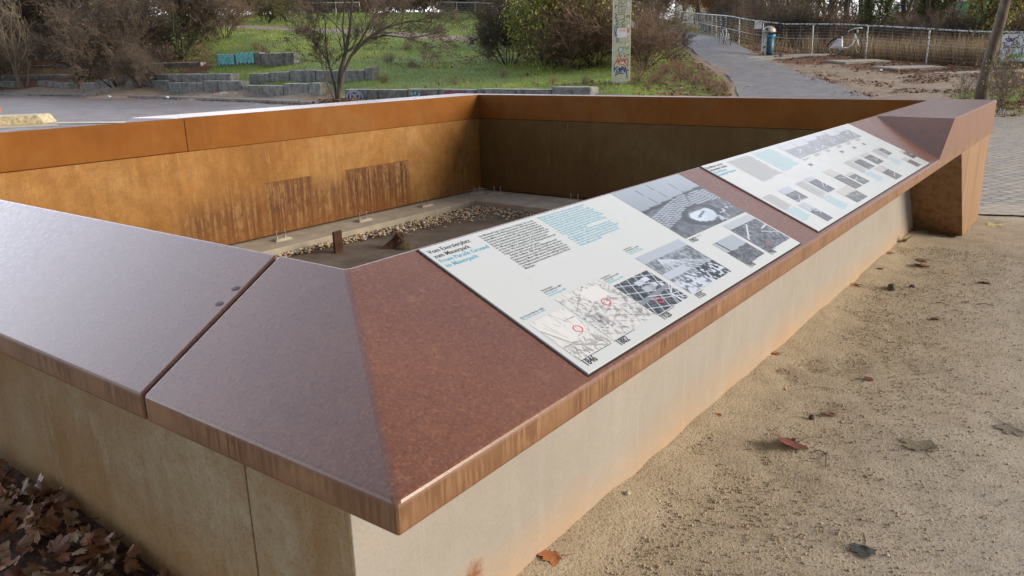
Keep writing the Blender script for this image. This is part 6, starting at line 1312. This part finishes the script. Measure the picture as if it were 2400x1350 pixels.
# leaning tree trunk at the right and saplings
c0 = on(2314, 21.3); r = empty('leaning_tree', tuple(c0), 'leaning bare tree trunk at the right in front of the graffiti board', 'tree')
segs, tips = [], []; rng = np.random.default_rng(9)
kx = lambda px: px*21.3*math.cos(PITCH)/FPX
limb([(0, 0, -.3), (kx(3), 0, kx(60)), (kx(10), 0, kx(120)), (kx(22), 0, kx(190)), (kx(33), .05, kx(260)), (kx(45), .1, kx(380)), (kx(60), .2, kx(560))], .12, .05, 5, 1.3)
th = [s for s in segs if s[4] == 0]
b = MB(); b.tube([th[0][0]]+[s[1] for s in th], [.165, .14, .132, .128, .12, .11, .09], 12); b.build('trunk', bark('furrowed_bark', (.035, .028, .022), (.15, .115, .08), 9), r, True); link('twigs', segs_mesh('twigs', [(a, b_, max(x, .006), max(y_, .005), l) for a, b_, x, y_, l in segs if l > 0]), TW_D, r)
for i, (u, d, s, lb) in enumerate([(2352, 19.0, .95, 'sapling with a few yellow leaves right of the leaning trunk'), (2330, 19.5, .8, 'thin sapling just right of the raised steel end'), (2385, 20, 1.0, 'sapling at the right picture edge'), (2290, 20, .7, 'low sapling behind the raised steel end'), (2368, 22, 1.1, 'taller sapling behind the others, right of the trunk')]):
    plant('sapling', 'sapling', u, d, lb, 'sapling', 'saplings at the right', s)
# fine cover: grass blades, dry reeds, fallen leaves as loose cover
def blades(name, P, h, w_, cols, label, lean=.35):
    n = len(P); a = RNG.uniform(0, 6.28, n); dx = np.column_stack([np.cos(a), np.sin(a), np.zeros(n)])*w_[:, None]; le = RNG.normal(size=(n, 3))*lean*h[:, None]; le[:, 2] = h
    V = np.stack([P-dx/2, P+dx/2, P+le*.6+dx*.3, P+le], 1); F = np.arange(4*n)
    me = npmesh(name, V.reshape(-1, 3), F, 4); at_ = me.color_attributes.new('Col', 'FLOAT_COLOR', 'POINT'); c = np.repeat(cols, 4, 0); at_.data.foreach_set('color', np.column_stack([c, np.ones(len(c))]).astype(np.float32).ravel())
    return tag(link(name, me, M_LEAF), label, name.replace('_', ' '), kind='stuff')
def scatter(n, u0, u1, d0, d1, which, p=.6):
    u = RNG.uniform(u0, u1, n); d = d0*(d1/d0)**RNG.random(n); x, y = xy(u, d); g = masks(x, y)[which]; k = RNG.random(n) < g*(1 if p is None else p)+(0 if which else 0); x, y = x[k], y[k]
    zz_ = Z(x, y)+sstep(20, 30, d[k])*(fbm(x*.5, y*.5, 4, 31)-.5)*.18*sstep(.1, .5, Z(x, y)); return np.column_stack([x, y, zz_-.01]), d[k]
P_, d_ = scatter(230000, 300, 1760, 23.5, 95, 0, 1.0); n = len(P_); q = fbm(P_[:, 0]*.55, P_[:, 1]*.55, 4, 61)[:, None]; q2 = RNG.random((n, 1))
q = np.clip((q-.5)*1.9+.5, 0, 1); cg = np.array([[.09, .20, .03]])*(1-q)+np.array([[.40, .50, .09]])*q; cg = np.where(q2 > .82, np.array([[.34, .29, .13]]), cg)*RNG.uniform(.7, 1.35, (n, 1))
blades('grass', P_, (.05+.16*q[:, 0]*RNG.random(n))*np.clip(d_/40, .8, 1.3), .012*np.clip(d_/26, 1, 3.2)*RNG.uniform(.7, 1.3, n), cg, 'rough green grass growing on the slope')
P_, d_ = scatter(9000, 2130, 2700, 18.5, 26, 0, 1.0); n = len(P_)
blades('grass_verge', P_, RNG.uniform(.05, .2, n), np.full(n, .012), np.array([[.17, .25, .05]])*RNG.uniform(.6, 1.6, (n, 1)), 'green and yellow grass verge at the right')
u = RNG.uniform(1640, 2560, 26000); fd = np.interp(u, [1565, 1600, 1650, 1700, 1760, 1835, 1967, 2114, 2280, 2500], [112, 85, 60, 48, 40.5, 38.6, 36.2, 34, 32.2, 29.8]); d = fd+.3+np.abs(RNG.normal(size=len(u)))*4; x, y = xy(u, d)
k = fbm(x*.35, y*.35, 3, 88) > .46; u, d, x, y = u[k], d[k], x[k], y[k]; n = len(x); hh = RNG.uniform(.35, 1.25, n)*(.5+fbm(x*.8, y*.8, 3, 12)); cc = np.array([[.32, .23, .125]])*RNG.uniform(.25, 1.4, (n, 1))*np.array([[1, 1, 1]])
blades('dry_reeds', np.column_stack([x, y, Z(x, y)-.03]), hh, np.full(n, .018), cc, 'tall dry tan grass and reeds behind the railing', .22)
def litterleaves(name, P, size, cols, label):
    n = len(P); a = RNG.normal(size=(n, 3)); a[:, 2] *= .35; a /= np.linalg.norm(a, axis=1)[:, None]; b = np.cross(a, RNG.normal(size=(n, 3))*np.array([.3, .3, 1])); b /= np.linalg.norm(b, axis=1)[:, None]; s = size*RNG.uniform(.6, 1.5, (n, 1)); P = P+np.array([0, 0, .02])
    V = np.stack([P-a*s, P+b*s*.7, P+a*s*.9, P-b*s*.6], 1); me = npmesh(name, V.reshape(-1, 3), np.arange(4*n), 4); at_ = me.color_attributes.new('Col', 'FLOAT_COLOR', 'POINT')
    c = np.repeat(np.array(cols)[RNG.integers(0, len(cols), n)]*RNG.uniform(.6, 1.4, (n, 1)), 4, 0); at_.data.foreach_set('color', np.column_stack([c, np.ones(len(c))]).astype(np.float32).ravel()); return tag(link(name, me, M_LEAF), label, name.replace('_', ' '), kind='stuff')
LCOL = [(.16, .075, .04), (.22, .11, .055), (.10, .05, .03), (.30, .19, .10), (.13, .05, .035)]
P_, d_ = scatter(60000, -50, 2500, 18.5, 62, 1, 1.0); 
u = RNG.uniform(1750, 2420, 9000); d = RNG.uniform(20, 33, 9000); x, y = xy(u, d); k = fbm(x*.7, y*.7, 3, 5) > .52; Q = np.column_stack([x, y, Z(x, y)])[k]
tt_ = [np.array(xy(u, d)) for u, d in [(60, 49), (200, 45.6), (330, 41.3), (480, 37), (600, 34.2), (700, 31.6), (780, 29.8)]]; W_ = []
for i in range(len(tt_)-1):
    for k in range(130): f = RNG.random(); p = tt_[i]*(1-f)+tt_[i+1]*f+F2*(-.6+RNG.normal()*.25); W_.append((p[0], p[1], .02)); p = p+F2*(3.4+RNG.normal()*.3); W_.append((p[0], p[1], .12))
u = RNG.normal(785, 26, 900); d = 30.1+RNG.normal(size=900)*.35; x, y = xy(u, d); T_ = np.column_stack([x, y, np.maximum(Z(x, y), .1)+RNG.uniform(0, .12, 900)])
u = RNG.uniform(520, 1540, 14000); d = 25*(80/25)**RNG.random(14000); x, y = xy(u, d); k = (masks(x, y)[0] > .4) & (fbm(x*.4, y*.4, 4, 15) > .52); G_ = np.column_stack([x, y, Z(x, y)+.05])[k]
litterleaves('fallen_leaf_cover', np.vstack([P_, Q, np.array(W_), T_, G_]), .055, LCOL, 'loose brown fallen leaves under the bushes, along the kerb and railing')

# ---------------------------------------------------------------- distant structures
def px_m(px, d): return px*d*math.cos(PITCH)/FPX
d = 72; c0 = on(2170, d); r = empty('brick_gatehouse', tuple(c0), 'small red brick gatehouse with pale gable and round window among the trees', 'gatehouse', rz=math.atan2(R2[1], R2[0]))
M_BRK = NT('dark_red_brick'); t = M_BRK; bkx = t.n('TexBrick'); bkx.inputs['Scale'].default_value = 1; bkx.inputs['Brick Width'].default_value = .9; bkx.inputs['Row Height'].default_value = .3; bkx.inputs['Color1'].default_value = (.20, .07, .07, 1); bkx.inputs['Color2'].default_value = (.11, .045, .055, 1); bkx.inputs['Mortar'].default_value = (.16, .10, .10, 1)
mpx = t.n('Mapping'); mpx.inputs['Rotation'].default_value = (math.radians(90), 0, 0); t.l(t.n('TexCoord').outputs['Object'], mpx.inputs[0]); t.l(mpx.outputs[0], bkx.inputs[0]); t.base(bkx.outputs[0]); t.rough(.85); M_BRK = t.m
zt_ = 1.6+px_m(113-27, d)/1-c0[2]; hw = px_m(36, d)
MB().box((-hw, 0, -.5), (hw, 5, zt_)).build('wall', M_BRK, r)
m = MB(); ap = zt_+px_m(26, d)
m.add([(-hw, -.05, zt_), (hw, -.05, zt_), (0, -.05, ap), (-hw, .3, zt_), (hw, .3, zt_), (0, .3, ap)], [(0, 1, 2), (5, 4, 3), (0, 3, 4, 1), (1, 4, 5, 2), (2, 5, 3, 0)]); m.build('gable', plain('pale_render', (.55, .56, .52), .8), r)
m = MB(); m.tube([(-hw*1.25, -.3, zt_-.05), (-hw*.5, -.3, zt_+.35*(ap-zt_)), (0, -.3, ap+.25), (hw*.5, -.3, zt_+.35*(ap-zt_)), (hw*1.25, -.3, zt_-.05)], .17, 6); m.add([(-hw*1.25, -.2, zt_), (0, -.2, ap+.2), (0, 5.2, ap+.2), (-hw*1.25, 5.2, zt_), (hw*1.25, -.2, zt_), (hw*1.25, 5.2, zt_)], [(0, 1, 2, 3), (1, 4, 5, 2)]); m.build('roof', plain('grey_roof', (.34, .35, .36), .7), r)
m = MB(); n = 20; m.add([(.75*math.cos(6.283*i/n), -.08, zt_+.62+.55*math.sin(6.283*i/n)) for i in range(n)], [tuple(range(n))]); m.build('round_window', plain('dark_window', (.06, .04, .035), .3), r)
d = 82; c0 = on(2275, d); r = empty('mural_wall', tuple(c0), 'long low wall painted green and purple behind the trees at the right', 'wall', rz=math.atan2(R2[1], R2[0]))
t = NT('green_mural'); t.base(t.ramp(t.noise(.35, 3, t.pos(obj=True), .6), [(.40, (.03, .26, .15)), (.5, (.05, .34, .22)), (.56, (.16, .12, .22)), (.66, (.22, .20, .22))])); t.rough(.8)
MB().box((-2.8, 0, -1), (5.8, .4, 4.6)).build('wall_panel', t.m, r); MB().box((-2.9, -.1, 4.6), (5.9, .5, 4.75)).build('coping', M_CONCP, r)
# pale buildings beyond the hilltop
for i, (u, d, w_, h_, lb) in enumerate([(760, 150, 16, 16, 'pale apartment building above the hilltop, left one'), (1120, 150, 13, 15, 'pale apartment building above the hilltop, right one'), (1760, 190, 30, 15, 'distant pale building seen through the bare trees')]):
    c0 = on(u, d); r = empty('apartment_building', tuple(c0), lb, 'building', rz=math.atan2(R2[1], R2[0])+.1*i)
    MB().box((-w_/2, 0, -3), (w_/2, 10, h_)).build('wall', plain('cream_render', (.40, .38, .32), .8, 0, .06, .5), r)
    MB().box((-w_/2-.3, -.3, h_), (w_/2+.3, 10.3, h_+.5)).build('roof', plain('grey_roofing', (.25, .25, .26), .8), r)
    nwx = int(w_/2.6)
    for a in range(nwx):
        for b_ in range(4):
            x = -w_/2+1.3+a*2.6; z = 1.2+b_*3.3; f = MB().box((x-.6, -.06, z), (x+.6, .02, z+1.5)).build('window', plain('dark_glass', (.05, .06, .07), .15) if (a == 0 and b_ == 0 and i == 0) else bpy.data.materials['dark_glass'], r)
# white railing and field fence on the hilltop
def hill_fence(pts, lb, H=1.15, step=2.6, mat=None):
    P = [np.array(xy(*k)) for k in pts]; cm = [0]
    for i in range(len(P)-1): cm.append(cm[-1]+np.linalg.norm(P[i+1]-P[i]))
    f = lambda s: np.array([np.interp(s, cm, [p[0] for p in P]), np.interp(s, cm, [p[1] for p in P])]); r = empty('hilltop_fence', (float(P[0][0]), float(P[0][1]), Z(*P[0])), lb, 'fence'); O = np.array([P[0][0], P[0][1], Z(*P[0])])
    S = np.arange(0, cm[-1], step); pt = lambda s, z: np.array([*f(s), Z(*f(s))+z])-O
    MB().tube([pt(s, H) for s in S], .045, 5).build('top_rail', mat, r)
    b = MB()
    for z in (.2, .4, .6, .8, .98): b.tube([pt(s, z) for s in S], .018, 3)
    b.build('wires', M_RAIL, r)
    for s in S: MB().tube([pt(s, -.1), pt(s, H)], .04, 5).build('post', mat, r)
hill_fence([(690, 90), (760, 89.5), (830, 89), (900, 90)], 'pale wire fence at the top of the hill, left stretch', mat=M_WHITEP)
hill_fence([(1030, 93), (1100, 91), (1165, 88)], 'pale wire fence at the top of the hill, right stretch', mat=M_WHITEP)
